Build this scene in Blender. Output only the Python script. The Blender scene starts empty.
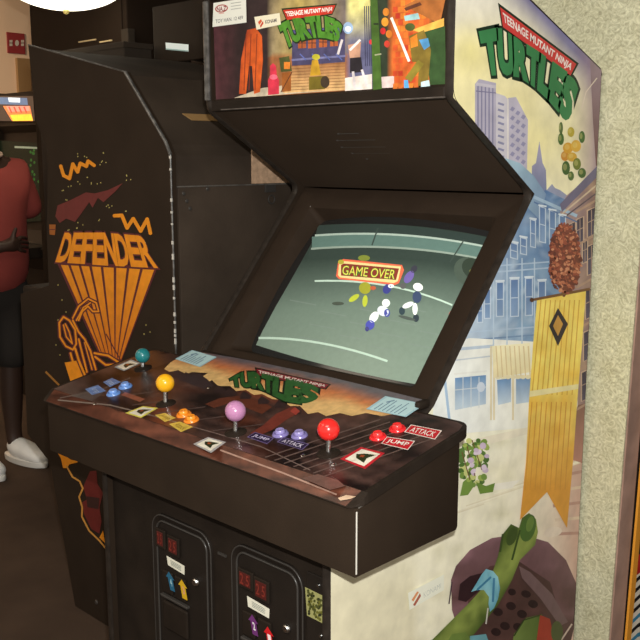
import bpy, bmesh, math, random
from mathutils import Vector, Matrix, noise
random.seed(7)
scn = bpy.context.scene
COL = scn.collection
# ------------------------------------------------------------------ camera
F = 926.1
YAW, PIT, ROL = -0.772965, -0.173186, -0.0011856
CP = Vector((1.409818, -1.378051, 1.440864))
cy, sy, cp_, sp_ = math.cos(YAW), math.sin(YAW), math.cos(PIT), math.sin(PIT)
FW = Vector((sy*cp_, cy*cp_, sp_))
RT0 = Vector((cy, -sy, 0)); UP0 = RT0.cross(FW)
cr, sr = math.cos(ROL), math.sin(ROL)
RT = cr*RT0 + sr*UP0; UP = -sr*RT0 + cr*UP0
cam = bpy.data.cameras.new('camera'); camo = bpy.data.objects.new('camera', cam); COL.objects.link(camo)
cam.sensor_width = 36; cam.lens = F/640*36; cam.clip_start = 0.02
M3 = Matrix((RT, UP, -FW)).transposed().to_4x4(); M3.translation = CP
camo.matrix_world = M3
scn.camera = camo

def ray(px, py): return (FW + RT*((px-320)/F) - UP*((py-320)/F)).normalized()
def proj(P):
    d = Vector(P)-CP; z = d.dot(FW); return (320+F*d.dot(RT)/z, 320-F*d.dot(UP)/z)
def hit(px, py, P0, n):
    d = ray(px, py); return CP + d*((Vector(P0)-CP).dot(n)/d.dot(n))

# ------------------------------------------------------------------ materials
def lin(c): c = c/255.0; return c/12.92 if c <= .04045 else ((c+.055)/1.055)**2.4
def S(r, g, b, k=1.0): return (min(lin(r)*k, .95), min(lin(g)*k, .95), min(lin(b)*k, .95))
def newmat(name):
    m = bpy.data.materials.new(name); m.use_nodes = True
    return m, m.node_tree, m.node_tree.nodes['Principled BSDF']
def mat(name, col, rough=.5, metal=0, spec=.5, var=0.0, scale=20, bump=0, bscale=200, emit=None, es=0, coat=0):
    m, nt, b = newmat(name)
    b.inputs['Roughness'].default_value = rough; b.inputs['Metallic'].default_value = metal
    b.inputs['Specular IOR Level'].default_value = spec; b.inputs['Coat Weight'].default_value = coat
    b.inputs['Base Color'].default_value = (*col, 1)
    tc = nt.nodes.new('ShaderNodeTexCoord')
    if var > 0:
        n = nt.nodes.new('ShaderNodeTexNoise'); n.inputs['Scale'].default_value = scale; n.inputs['Detail'].default_value = 6
        nt.links.new(tc.outputs['Object'], n.inputs['Vector'])
        r = nt.nodes.new('ShaderNodeValToRGB'); e = r.color_ramp.elements
        e[0].position = .3; e[1].position = .7
        e[0].color = (*[c*(1-var) for c in col], 1); e[1].color = (*[min(1, c*(1+var)) for c in col], 1)
        nt.links.new(n.outputs['Fac'], r.inputs['Fac']); nt.links.new(r.outputs['Color'], b.inputs['Base Color'])
    if bump > 0:
        n2 = nt.nodes.new('ShaderNodeTexNoise'); n2.inputs['Scale'].default_value = bscale; n2.inputs['Detail'].default_value = 4
        nt.links.new(tc.outputs['Object'], n2.inputs['Vector'])
        bp = nt.nodes.new('ShaderNodeBump'); bp.inputs['Strength'].default_value = bump; bp.inputs['Distance'].default_value = .002
        nt.links.new(n2.outputs['Fac'], bp.inputs['Height']); nt.links.new(bp.outputs['Normal'], b.inputs['Normal'])
    if emit:
        b.inputs['Emission Color'].default_value = (*emit, 1); b.inputs['Emission Strength'].default_value = es
    return m
def printmat(name, rough=.5, spec=.3, es=0.0, var=.10, scale=40, coat=0):
    m, nt, b = newmat(name)
    a = nt.nodes.new('ShaderNodeAttribute'); a.attribute_name = 'Col'
    tc = nt.nodes.new('ShaderNodeTexCoord')
    n = nt.nodes.new('ShaderNodeTexNoise'); n.inputs['Scale'].default_value = scale; n.inputs['Detail'].default_value = 5
    nt.links.new(tc.outputs['Object'], n.inputs['Vector'])
    mr = nt.nodes.new('ShaderNodeMapRange'); mr.inputs['From Min'].default_value = .3; mr.inputs['From Max'].default_value = .7
    mr.inputs['To Min'].default_value = 1-var; mr.inputs['To Max'].default_value = 1+var*.6
    nt.links.new(n.outputs['Fac'], mr.inputs['Value'])
    vm = nt.nodes.new('ShaderNodeVectorMath'); vm.operation = 'SCALE'
    nt.links.new(a.outputs['Color'], vm.inputs[0]); nt.links.new(mr.outputs['Result'], vm.inputs['Scale'])
    nt.links.new(vm.outputs['Vector'], b.inputs['Base Color'])
    if es > 0:
        nt.links.new(vm.outputs['Vector'], b.inputs['Emission Color']); b.inputs['Emission Strength'].default_value = es
    b.inputs['Roughness'].default_value = rough; b.inputs['Specular IOR Level'].default_value = spec
    b.inputs['Coat Weight'].default_value = coat
    return m

BLK = mat('black_laminate', (.0255, .0162, .0103), .7, spec=.12, var=.12, scale=9, bump=.15, bscale=400)
BLK2 = mat('black_panel', (.0175, .012, .0085), .6, spec=.15, var=.25, scale=14, bump=.1)
GREY = mat('scuffed_black_board', (.048, .034, .0245), .7, spec=.15, var=.3, scale=5, bump=.2, bscale=120)
TMOLD = mat('black_plastic_trim', (.026, .020, .016), .4, spec=.25, var=.3, scale=60)
SCUFF = mat('worn_trim', (.09, .085, .08), .3, spec=.6, var=.6, scale=70)
BEZ = mat('bezel_plastic', (.026, .0165, .0108), .7, spec=.1, var=.1)
CHIP = mat('chipped_edge', (.62, .58, .52), .6)
METAL = mat('polished_metal', (.6, .6, .6), .2, metal=1)
DMET = mat('dark_door_metal', (.015, .011, .0085), .45, spec=.25, bump=.2, bscale=500, var=.1)
RIM = mat('dark_door_rim', (.045, .04, .036), .3, spec=.5)
PRINT = printmat('printed_side_art', .45, .25, var=.12, scale=26)
PRINTG = printmat('printed_overlay', .28, .4, var=.22, scale=60)
PRINTD = printmat('stencilled_paint', .5, .3, var=.12, scale=40)
PAPER = printmat('printed_sticker', .5, .3, var=.02)
MARQ = printmat('backlit_marquee_print', .3, .3, es=.30, var=.3, scale=50)
SCR = printmat('lit_screen_image', .35, .2, es=.30, var=.05, scale=90)
FARSCR = printmat('lit_far_print', .3, .3, es=1.0, var=.1)

# ------------------------------------------------------------------ object helpers
def tag(o, label=None, cat=None, group=None, kind=None):
    if label: o['label'] = label
    if cat: o['category'] = cat
    if group: o['group'] = group
    if kind: o['kind'] = kind
    return o
def empty(name, loc, label, cat, group=None):
    o = bpy.data.objects.new(name, None); COL.objects.link(o); o.location = loc; o.empty_display_size = .05
    return tag(o, label, cat, group)
def link(name, me, parent=None, smooth=False):
    o = bpy.data.objects.new(name, me); COL.objects.link(o)
    if parent:
        o.parent = parent
        off = Vector((0, 0, 0)); p = parent
        while p: off += p.location; p = p.parent
        me.transform(Matrix.Translation(-off))
    if smooth:
        for p in me.polygons: p.use_smooth = True
    return o
class MB:
    def __init__(s): s.bm = bmesh.new()
    def box(s, x0, x1, y0, y1, z0, z1, bev=0, seg=2):
        r = bmesh.ops.create_cube(s.bm, size=1); vs = r['verts']
        for v in vs:
            v.co = Vector(((x0+x1)/2+v.co.x*(x1-x0), (y0+y1)/2+v.co.y*(y1-y0), (z0+z1)/2+v.co.z*(z1-z0)))
        if bev:
            es = list({e for v in vs for e in v.link_edges})
            bmesh.ops.bevel(s.bm, geom=es, offset=bev, segments=seg, affect='EDGES', profile=.5)
        return s
    def prism(s, pts, depth, bev=0, seg=2, bevel_all=True):
        """pts: closed 3D outline; depth: extrusion vector"""
        d = Vector(depth)
        a = [s.bm.verts.new(p) for p in pts]; b = [s.bm.verts.new(Vector(p)+d) for p in pts]
        fs = [s.bm.faces.new(a), s.bm.faces.new(list(reversed(b)))]
        n = len(a)
        for i in range(n): fs.append(s.bm.faces.new((a[i], b[i], b[(i+1) % n], a[(i+1) % n])))
        if bev:
            es = list({e for f in fs[:2] for e in f.edges})
            bmesh.ops.bevel(s.bm, geom=es, offset=bev, segments=seg, affect='EDGES', profile=.5)
        return s
    def face(s, pts):
        s.bm.faces.new([s.bm.verts.new(p) for p in pts]); return s
    def ball(s, c, r, sc=(1, 1, 1), seg=24):
        q = bmesh.ops.create_uvsphere(s.bm, u_segments=seg, v_segments=seg//2, radius=r)
        for v in q['verts']: v.co = Vector((v.co.x*sc[0], v.co.y*sc[1], v.co.z*sc[2])) + Vector(c)
        return s
    def tube(s, a, b, r, r2=None, seg=20):
        a, b = Vector(a), Vector(b); d = b-a
        q = bmesh.ops.create_cone(s.bm, cap_ends=True, segments=seg, radius1=r, radius2=r if r2 is None else r2, depth=d.length)
        m = d.to_track_quat('Z', 'Y').to_matrix().to_4x4(); m.translation = (a+b)/2
        bmesh.ops.transform(s.bm, matrix=m, verts=q['verts']); return s
    def lathe(s, prof, c, axis=(0, 0, 1), seg=32):
        c = Vector(c); q = Vector(axis).to_track_quat('Z', 'Y')
        rings = []
        for r, h in prof:
            rings.append([s.bm.verts.new(c + q @ Vector((r*math.cos(t*2*math.pi/seg), r*math.sin(t*2*math.pi/seg), h))) for t in range(seg)] if r > 1e-6 else [s.bm.verts.new(c+q@Vector((0, 0, h)))])
        for a, b in zip(rings, rings[1:]):
            for i in range(seg):
                j = (i+1) % seg
                if len(a) == 1 and len(b) == 1: continue
                if len(a) == 1: s.bm.faces.new((a[0], b[j], b[i]))
                elif len(b) == 1: s.bm.faces.new((a[i], a[j], b[0]))
                else: s.bm.faces.new((a[i], a[j], b[j], b[i]))
        return s
    def path(s, pts, r, seg=10, closed=False):
        pts = [Vector(p) for p in pts]; n = len(pts); rings = []
        for i, p in enumerate(pts):
            if closed: t = pts[(i+1) % n]-pts[i-1]
            else: t = pts[min(i+1, n-1)]-pts[max(i-1, 0)]
            q = t.to_track_quat('Z', 'Y')
            rings.append([s.bm.verts.new(p + q @ Vector((r*math.cos(k*2*math.pi/seg), r*math.sin(k*2*math.pi/seg), 0))) for k in range(seg)])
        for i in range(n if closed else n-1):
            a, b = rings[i], rings[(i+1) % n]
            # align
            o = min(range(seg), key=lambda o: (a[0].co-b[o].co).length)
            for k in range(seg): s.bm.faces.new((a[k], a[(k+1) % seg], b[(k+1+o) % seg], b[(k+o) % seg]))
        if not closed:
            s.bm.faces.new(rings[0][::-1]); s.bm.faces.new(rings[-1])
        return s
    def build(s, name, m, parent=None, smooth=False):
        bmesh.ops.recalc_face_normals(s.bm, faces=s.bm.faces)
        me = bpy.data.meshes.new(name); s.bm.to_mesh(me); s.bm.free()
        me.materials.append(m)
        o = link(name, me, parent, False)
        if smooth:
            for p in me.polygons: p.use_smooth = True
            try: me.set_sharp_from_angle(angle=math.radians(smooth if smooth is not True else 40))
            except Exception: pass
        return o

# ------------------------------------------------------------------ flat printing on real surfaces
_txt = {}
def text_tris(s, offset=0.0, space=1.0):
    k = (s, offset, space)
    if k in _txt: return _txt[k]
    cu = bpy.data.curves.new('t', 'FONT'); cu.body = s; cu.offset = offset; cu.space_character = space; cu.resolution_u = 3
    ob = bpy.data.objects.new('t', cu); COL.objects.link(ob)
    dg = bpy.context.evaluated_depsgraph_get(); me = bpy.data.meshes.new_from_object(ob.evaluated_get(dg))
    me.calc_loop_triangles()
    vs = [(v.co.x, v.co.y) for v in me.vertices]; ts = [tuple(t.vertices) for t in me.loop_triangles]
    bpy.data.objects.remove(ob); bpy.data.curves.remove(cu); bpy.data.meshes.remove(me)
    _txt[k] = (vs, ts); return _txt[k]
def bilin(q):
    (a, b, c, d) = q  # TL TR BR BL
    return lambda u, v: ((1-v)*((1-u)*a[0]+u*b[0])+v*((1-u)*d[0]+u*c[0]), (1-v)*((1-u)*a[1]+u*b[1])+v*((1-u)*d[1]+u*c[1]))
def lerpline(L, u):
    n = len(L)-1; t = max(-.3, min(u*n, n+.3)); i = int(max(0, min(math.floor(t), n-1))); f = t-i
    return (L[i][0]+(L[i+1][0]-L[i][0])*f, L[i][1]+(L[i+1][1]-L[i][1])*f)
def ribbon(top, bot):
    def fn(u, v):
        a, b = lerpline(top, u), lerpline(bot, u); return (a[0]+(b[0]-a[0])*v, a[1]+(b[1]-a[1])*v)
    return fn
class Art:
    """coloured polygons laid on one real surface; P0, n is the surface plane, or a sphere (centre, radius)"""
    STEP = .00014
    def __init__(s, P0=None, n=None, sphere=None, base=.0004):
        s.P0 = Vector(P0) if P0 is not None else None; s.n = Vector(n).normalized() if n is not None else None
        s.sphere = sphere; s.base = base; s.V = []; s.Fc = []; s.C = []
    def put(s, px, py, layer):
        off = s.base + s.STEP*layer
        d = ray(px, py)
        if s.sphere:
            c, r = s.sphere; r = r+off; oc = CP-c; b = oc.dot(d); q = b*b-(oc.dot(oc)-r*r)
            return CP + d*(-b-math.sqrt(max(q, 0)))
        P = s.P0+s.n*off
        return CP + d*((P-CP).dot(s.n)/d.dot(s.n))
    def poly(s, pts, col, layer=1, grid=0):
        s.k_ = getattr(s, 'k_', 0)+1; layer = layer+(s.k_ % 20)*.045
        if s.sphere and not grid and max(max(p[0] for p in pts)-min(p[0] for p in pts), max(p[1] for p in pts)-min(p[1] for p in pts)) > 6: grid = 5
        if grid:
            bm = bmesh.new(); bm.faces.new([bm.verts.new((p[0], p[1], 0)) for p in pts])
            x0, x1 = min(p[0] for p in pts), max(p[0] for p in pts); y0, y1 = min(p[1] for p in pts), max(p[1] for p in pts)
            for ax, a0, a1 in ((0, x0, x1), (1, y0, y1)):
                t = a0+grid
                while t < a1:
                    no = (1, 0, 0) if ax == 0 else (0, 1, 0); co = (t, 0, 0) if ax == 0 else (0, t, 0)
                    bmesh.ops.bisect_plane(bm, geom=bm.verts[:]+bm.edges[:]+bm.faces[:], plane_co=co, plane_no=no); t += grid
            b = len(s.V)
            for i, v in enumerate(bm.verts):
                v.index = i; s.V.append(s.put(v.co.x, v.co.y, layer)); s.C.append(col(v.co.x, v.co.y) if callable(col) else col)
            for f in bm.faces: s.Fc.append([b+v.index for v in f.verts])
            bm.free(); return
        b = len(s.V)
        for p in pts:
            s.V.append(s.put(p[0], p[1], layer)); s.C.append(col(p[0], p[1]) if callable(col) else col)
        s.Fc.append(list(range(b, b+len(pts))))
    def line(s, pts, w, col, layer=1):
        for (a, b) in zip(pts, pts[1:]):
            dx, dy = b[0]-a[0], b[1]-a[1]; L = math.hypot(dx, dy) or 1; nx, ny = -dy/L*w/2, dx/L*w/2
            ex, ey = dx/L*w*.2, dy/L*w*.2
            s.poly([(a[0]+nx-ex, a[1]+ny-ey), (b[0]+nx+ex, b[1]+ny+ey), (b[0]-nx+ex, b[1]-ny+ey), (a[0]-nx-ex, a[1]-ny-ey)], col, layer)
    def oval(s, cx, cy_, rx, ry, col, layer=1, rot=0, n=20):
        c, q = math.cos(rot), math.sin(rot)
        s.poly([(cx+rx*math.cos(t)*c-ry*math.sin(t)*q, cy_+rx*math.cos(t)*q+ry*math.sin(t)*c) for t in [2*math.pi*i/n for i in range(n)]], col, layer)
    def text(s, string, fn, col, layer=2, offset=0.0, space=1.0, pad=0.0):
        vs, ts = text_tris(string, offset, space); v0, _ = text_tris(string, 0.0, space)
        x0, x1 = min(v[0] for v in v0), max(v[0] for v in v0); y0, y1 = min(v[1] for v in v0), max(v[1] for v in v0)
        b = len(s.V)
        for v in vs:
            u, w = (v[0]-x0)/(x1-x0), 1-(v[1]-y0)/(y1-y0); p = fn(pad+u*(1-2*pad), pad+w*(1-2*pad))
            s.V.append(s.put(p[0], p[1], layer)); s.C.append(col(*p) if callable(col) else col)
        for t in ts: s.Fc.append([b+i for i in t])
    def letters(s, string, fn, col, layer=2, offset=0.0):
        n = len(string)
        for i, ch in enumerate(string):
            s.text(ch, lambda u, v, i=i: fn((i+.06+u*.88)/n, v), col, layer, offset)
    def build(s, name, m, parent=None):
        me = bpy.data.meshes.new(name); me.from_pydata([tuple(v) for v in s.V], [], s.Fc); me.update()
        ca = me.color_attributes.new('Col', 'FLOAT_COLOR', 'POINT')
        for i, c in enumerate(s.C): ca.data[i].color = (*c, 1)
        me.materials.append(m)
        # faces toward the camera side of the surface
        bm = bmesh.new(); bm.from_mesh(me)
        for f in bm.faces:
            f.normal_update()
            n = s.n if s.n else (f.calc_center_median()-s.sphere[0]).normalized()
            if f.normal.dot(n) < 0: f.normal_flip()
        bm.to_mesh(me); bm.free()
        return link(name, me, parent)
def mix(a, b, t): t = max(0, min(1, t)); return tuple(a[i]+(b[i]-a[i])*t for i in range(3))
def nz(x, y, s=1.0, k=0): return noise.noise(Vector((x*s, y*s, k)))
#@@PARTS@@
# ================================================================== the setting
def struct(name, bm_, m, smooth=False):
    return tag(bm_.build(name, m, None, smooth), kind='structure')
CARPET = mat('brown_carpet', (.072, .047, .033), .95, spec=.1, var=.25, scale=3, bump=.6, bscale=300)
CEIL = mat('dark_ceiling_paint', (.10, .085, .07), .9)
# textured plaster
PLA, nt, b = newmat('swirled_plaster')
tc = nt.nodes.new('ShaderNodeTexCoord')
n1 = nt.nodes.new('ShaderNodeTexNoise'); n1.inputs['Scale'].default_value = 48; n1.inputs['Detail'].default_value = 8; n1.inputs['Distortion'].default_value = 3.0; n1.inputs['Roughness'].default_value = .65
n2 = nt.nodes.new('ShaderNodeTexNoise'); n2.inputs['Scale'].default_value = 16; n2.inputs['Detail'].default_value = 3
nt.links.new(tc.outputs['Object'], n1.inputs['Vector']); nt.links.new(tc.outputs['Object'], n2.inputs['Vector'])
r1 = nt.nodes.new('ShaderNodeValToRGB'); r1.color_ramp.elements[0].position = .32; r1.color_ramp.elements[1].position = .68
r1.color_ramp.elements[0].color = (.36, .345, .235, 1); r1.color_ramp.elements[1].color = (.80, .78, .57, 1)
r2 = nt.nodes.new('ShaderNodeValToRGB'); r2.color_ramp.elements[0].color = (.74, .71, .60, 1); r2.color_ramp.elements[1].color = (1, 1, 1, 1)
nt.links.new(n1.outputs['Fac'], r1.inputs['Fac']); nt.links.new(n2.outputs['Fac'], r2.inputs['Fac'])
mx = nt.nodes.new('ShaderNodeMixRGB'); mx.blend_type = 'MULTIPLY'; mx.inputs['Fac'].default_value = 1
nt.links.new(r1.outputs['Color'], mx.inputs[1]); nt.links.new(r2.outputs['Color'], mx.inputs[2]); nt.links.new(mx.outputs['Color'], b.inputs['Base Color'])
bp = nt.nodes.new('ShaderNodeBump'); bp.inputs['Strength'].default_value = .35; bp.inputs['Distance'].default_value = .004
nt.links.new(n1.outputs['Fac'], bp.inputs['Height']); nt.links.new(bp.outputs['Normal'], b.inputs['Normal']); b.inputs['Roughness'].default_value = .9

FX0, FX1, FY0, FY1, FZ = -5.6, 3.2, -3.4, 4.2, 2.9
struct('floor', MB().box(FX0, FX1, FY0, FY1, -.1, 0), CARPET)
struct('ceiling', MB().box(FX0, FX1, FY0, FY1, FZ, FZ+.1), CEIL)
BEIGE = mat('beige_wall_paint', (.80, .56, .38), .8, var=.06, scale=2)
DARKW = mat('dark_wall_paint', (.06, .04, .028), .8, var=.1, scale=2)
struct('wall_left', MB().box(FX0-.1, FX0, FY0, FY1, 0, FZ), BEIGE)
struct('wall_back', MB().box(FX0, FX1, FY1, FY1+.1, 0, FZ), DARKW)
# plaster partition close behind the machines; its free end is very slightly out of plumb
WY = .622
pp = MB().prism([(-.34, WY, 0), (.440, WY, 0), (.470, WY, 1.30), (.505, WY, FZ), (-.34, WY, FZ)], (0, .075, 0))
part = tag(pp.build('wall_right', PLA), kind='structure')
ENDP = mat('brown_end_board', (.34, .21, .165), .6, var=.25, scale=12)
part2 = tag(MB().prism([(.4405, WY+.004, 0), (.4705, WY+.004, 1.30), (.5055, WY+.004, FZ-.002), (.5055, WY+.071, FZ-.002), (.4705, WY+.071, 1.30), (.4405, WY+.071, 0)], (.004, 0, 0)).build('trim_1', ENDP), kind='structure')
part2.data.materials[0] = ENDP

# ================================================================== main machine
PX = .36
cab = empty('arcade_cabinet', (0, .15, 0), 'large four player arcade machine with colourful street artwork on its side and a lit screen', 'arcade machine')
def arc(p0, p1, p2, r, n=5):
    """round the corner p1 in 2D"""
    a = (Vector(p0)-Vector(p1)); c = (Vector(p2)-Vector(p1)); a.normalize(); c.normalize()
    q1, q2, pc = Vector(p1)+a*r, Vector(p1)+c*r, Vector(p1)
    return [tuple(q1*(1-t)**2+pc*2*t*(1-t)+q2*t*t) for t in [i/n for i in range(n+1)]]
D, N, M = (.011, .970), (.3445, 1.366), (.051, 1.551)
def zt(y): return .965+.185*(y+.065)
front = [(-.277, .0), (-.277, .86), (-.06, .9655-.03), D] + arc(D, N, M, .03) + arc(N, M, (.051, 1.8), .02) + [(.051, 1.83), (.07, 1.842)]
back = arc((.301, 1.752), (.611, 1.636), (.611, 1), .012) + [(.611, 0)]
outline = front + back
for sx, nm in ((1, 'side_panel'), (-1, 'side_panel')):
    x0 = .342*sx
    o = MB().prism([(x0, y, z) for y, z in outline], (.0175*sx, 0, 0)).build(nm, BLK, cab)
    # rounded plastic edge strip along the front outline and over the top
    ed = front + back[:-1]
    tm = MB(); bm = tm.bm; rows = []
    for i, (y, z) in enumerate(ed):
        a = Vector(ed[max(i-1, 0)]); c = Vector(ed[min(i+1, len(ed)-1)]); t = (c-a).normalized(); nn = Vector((-t.y, t.x))
        rows.append([bm.verts.new((x0+sx*dx, y+nn.x*h, z+nn.y*h)) for dx, h in ((-.0008, -.001), (-.0008, .0006), (.004, .0022), (.0135, .0022), (.0183, .0006), (.0183, -.001))])
    for a, c in zip(rows, rows[1:]):
        for k in range(5): bm.faces.new((a[k], a[k+1], c[k+1], c[k]))
    tm.build('edge_trim', TMOLD, cab, smooth=60)
# casework
MB().prism([(-.3415, y, z) for y, z in [(.600, .02), (.600, 1.632), (.30, 1.745), (.075, 1.832), (.075, 1.80), (.29, 1.715), (.585, 1.60), (.585, .02)]], (.683, 0, 0)).build('back_panel', BLK, cab)
MB().box(-.3415, .3415, -.262, -.245, .03, .80).build('front_panel', BLK2, cab)
MB().box(-.3415, .3415, -.255, .60, .03, .05).build('base_board', BLK, cab)
# hood underside
hn = Vector((0, M[1]-N[1], N[0]-M[0])).normalized()  # pointing up/back
hoff = .008
ha = Vector((0, M[0]+.004, M[1]))+hn*hoff; hb = Vector((0, N[0], N[1]))+hn*hoff
hb = hb + (hb-ha).normalized()*.011
MB().prism([(-.3415, ha.y, ha.z), (-.3415, hb.y, hb.z), (-.3415, hb.y+hn.y*.012, hb.z+hn.z*.012), (-.3415, ha.y+hn.y*.012, ha.z+hn.z*.012)], (.683, 0, 0)).build('hood_panel', mat('matte_black_board', (.047, .031, .021), .8, spec=.1, var=.1, scale=6), cab)
g = MB(); hN = -hn
for a, b_ in (((338, 133.6), (360, 134.2)), ((337, 140.2), (377, 141)), ((341.5, 147), (387.5, 148.2)), ((352, 153), (391, 154)), ((366.5, 158.6), (389, 159.4))):
    A_, B_ = hit(*a, ha, hN), hit(*b_, ha, hN); x0, x1 = A_.x, B_.x
    g.path([(x0, A_.y, A_.z), (x1, A_.y, A_.z)], .0014, seg=8)
    g.path([(x0, A_.y-.001, A_.z), (x0+.006, A_.y-.001, A_.z)], .0022, seg=8)
g.build('speaker_grille', mat('grille_plastic', (.055, .05, .045), .4), cab)
# marquee
MB().box(-.3415, .3415, .050, .062, 1.549, 1.5735, .003).build('marquee_retainer', BLK2, cab)
MB().box(-.3415, .3415, .050, .062, 1.80, 1.832, .003).build('marquee_retainer', BLK2, cab)
MB().box(-.3415, .3415, .058, .072, 1.57, 1.805).build('light_box', BLK, cab)
MB().box(-.3585, -.3425, .0435, .0495, 1.575, 1.80, .0015).build('marquee_bracket', SCUFF, cab)['label'] = 'scratched silvery vertical strip'
MB().box(-.30, .345, .0435, .0485, 1.5505, 1.5535, .001).build('lip_highlight', mat('lip_highlight_grey', (.085, .07, .06), .4, var=.5, scale=40), cab)  # grey highlight on the retainer's lower edge, put in as a lighter bar
MAY = .0565
mq = Art((0, MAY, 1.6), (0, -1, 0), base=.0006)
def K(*c): return S(*c, .95)
def mbg(px, py):
    t = nz(px, py, .06, 3)
    if px < 245: c = mix(S(70, 35, 40), S(38, 26, 26), (px-216)/25)
    elif px < 268: c = S(45, 32, 32)
    elif px < 345:
        c = mix(S(80, 75, 100), S(190, 165, 80), (1-abs(px-300)/60)*.8) if py < 55 else S(150, 95, 55)
    elif px < 372: c = mix(S(215, 205, 130), S(95, 95, 125), (py-8)/35)
    elif px < 392: c = S(45, 55, 40)
    elif px < 430: c = S(190, 95, 40)
    else: c = S(45, 60, 38)
    return mix(c, (0, 0, 0), .25*abs(t))
top_m, bot_l, bot_r = -14, (216, 99.6), (440.5, 84.3)
def mby(px): return bot_l[1]+(px-bot_l[0])*(bot_r[1]-bot_l[1])/(bot_r[0]-bot_l[0])
zl, zr = proj((-.336, MAY, 1.795)), proj((.322, MAY, 1.795))
mq.poly([(216, 99.6), (440.5, 84.3), zr, zl], mbg, 0, grid=6)
def mp(pts, c, l=1): mq.poly(pts, c, l)
mp([(234, 98), (266, 96), (300, 93), (345, 90), (345, 78), (262, 88)], K(190, 175, 150))           # pale floor
mp([(345, 91), (372, 89), (372, 74), (345, 78)], K(225, 210, 200))
mp([(382, 88), (394, 87.5), (394, 76), (380, 77)], K(205, 185, 180))
mp([(283, 93), (345, 90), (345, 62), (292, 66)], lambda x, y: mix(S(150, 100, 60), S(205, 165, 110), (y-62)/26))   # brick wall
for k in range(9): mq.line([(290, 66+k*3), (345, 63+k*3)], .5, K(120, 75, 45), 2)
mp([(292, 30), (345, 26), (345, 62), (292, 66)], K(70, 65, 95))
for (x, y) in ((298, 38), (308, 38), (319, 37), (330, 36)):
    mp([(x, y), (x+8, y-.5), (x+8, y+10), (x, y+10.5)], K(165, 85, 45), 2); mq.line([(x+4, y), (x+4, y+10)], .8, K(60, 40, 40), 3); mq.line([(x, y+5), (x+8, y+5)], .8, K(60, 40, 40), 3)
mq.line([(292, 60), (345, 56)], 2, K(110, 110, 150), 3)
mq.line([(292, 32), (345, 29)], 3, K(85, 80, 130), 3)
for k in range(4): mq.line([(300+k*12, 54), (306+k*12, 60)], 1.2, K(90, 100, 160), 3)
# generic street furniture in the place of the figures: orange drapes, hydrant, crates, posts, signs
mp([(247, 30), (256, 28), (262, 36), (263, 60), (260, 92), (254, 94), (252, 66), (249, 66), (246, 94), (239, 94), (241, 60)], lambda x, y: mix(S(205, 90, 30), S(150, 55, 25), abs(nz(x, y, .2))*2), 2)
for x in (246, 251, 257): mq.line([(x, 34), (x-2, 90)], .8, K(120, 45, 25), 3)
mp([(268, 95), (279, 94), (279, 80), (277, 76), (276, 66), (273, 63), (270, 66), (270, 76), (268, 80)], K(200, 50, 70), 3)
mq.oval(273.5, 77, 4, 2.6, K(235, 100, 120), 4)
mp([(282, 92), (291, 91), (291, 72), (282, 73)], K(150, 85, 35), 3); mp([(281, 72), (292, 71), (289, 56), (279, 58)], K(75, 80, 40), 3)
mp([(284, 69), (290, 69), (290, 62), (284, 62)], K(225, 130, 45), 4); mq.line([(281, 92), (292, 72)], .9, K(90, 50, 30), 4)
mp([(309, 90), (325, 89), (325, 76), (309, 77)], K(110, 95, 30), 3); mp([(310, 76), (321, 75), (318, 60), (312, 60)], K(190, 145, 40), 4)
mq.oval(316, 57, 4, 3, K(185, 175, 50), 4); mq.oval(325, 82, 4.5, 6, K(60, 48, 35), 4)
mp([(348, 45), (361, 42), (360, 58), (350, 60)], K(185, 140, 115), 3); mq.oval(348, 28, 5, 6, K(150, 175, 205), 4); mq.oval(348, 29, 3.2, 3, K(225, 232, 238), 5)
mp([(350, 58), (361, 57), (363, 72), (350, 73)], K(40, 35, 40), 4); mq.line([(353, 72), (355, 88)], 2.6, K(215, 205, 205), 4); mq.line([(362, 70), (367, 86)], 2.4, K(215, 205, 205), 4)
mq.line([(338, 54), (342, 40)], 2.4, K(205, 195, 195), 4); mq.line([(350, 50), (360, 40)], 2.4, K(225, 215, 210), 5)
for k in range(6): mp([(364+k*2, 6), (365+k*2, 6), (366+k*2, 66), (365+k*2, 66)], K(60, 60, 85), 3)
mp([(370, -8), (377, -8), (382, 89), (373, 90)], lambda x, y: mix(S(60, 90, 35), S(95, 125, 50), abs(nz(x, y, .15))*2), 5)
mq.line([(374, 24), (378, 24)], 2, K(40, 50, 30), 6); mq.line([(375, 55), (381, 54)], 1.4, K(150, 150, 120), 6)
for (x, y, rr, c) in ((386, 12, 4, (200, 120, 40)), (385, 22, 4.5, (215, 140, 45)), (383, 31, 3.4, (190, 40, 40)), (389, 34, 4, (200, 115, 40)), (387, 44, 3.5, (190, 60, 45)), (371, 42, 2.5, (200, 50, 60))):
    mq.oval(x, y, rr*.8, rr, K(*c), 4)
for r_ in range(15):
    for c_ in range(7):
        x, y = 393+c_*5.2+(r_ % 2)*2.4, -6+r_*6.4
        if x+4.6 > 430 or (r_ > 5 and x > 414): continue
        v = random.random(); mp([(x, y), (x+4.6, y-.3), (x+4.6, y+5.3), (x, y+5.6)], mix(K(215, 125, 45), K(185, 50, 35), v), 1)
for k in range(5): mp([(404, 6+k*3), (430, -8+k*6), (446, -4+k*7), (440, 24+k*2)], K(160-k*16, 95, 45), 2) if k < 1 else None
mp([(404, 8), (420, 2), (422, 5), (406, 11)], K(90, 50, 35), 3); mp([(412, 30), (444, 18), (444, 26), (425, 34)], K(215, 165, 75), 3)
mp([(424, 32), (445, 26), (446, 84), (430, 85)], K(50, 75, 40), 3)
mq.line([(391.5, 18), (409, 61)], 2.6, K(245, 240, 225), 5)
mp([(409, 36), (424, 30), (431, 50), (428, 84), (418, 86), (419, 62), (412, 62)], K(120, 100, 40), 4)
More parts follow.
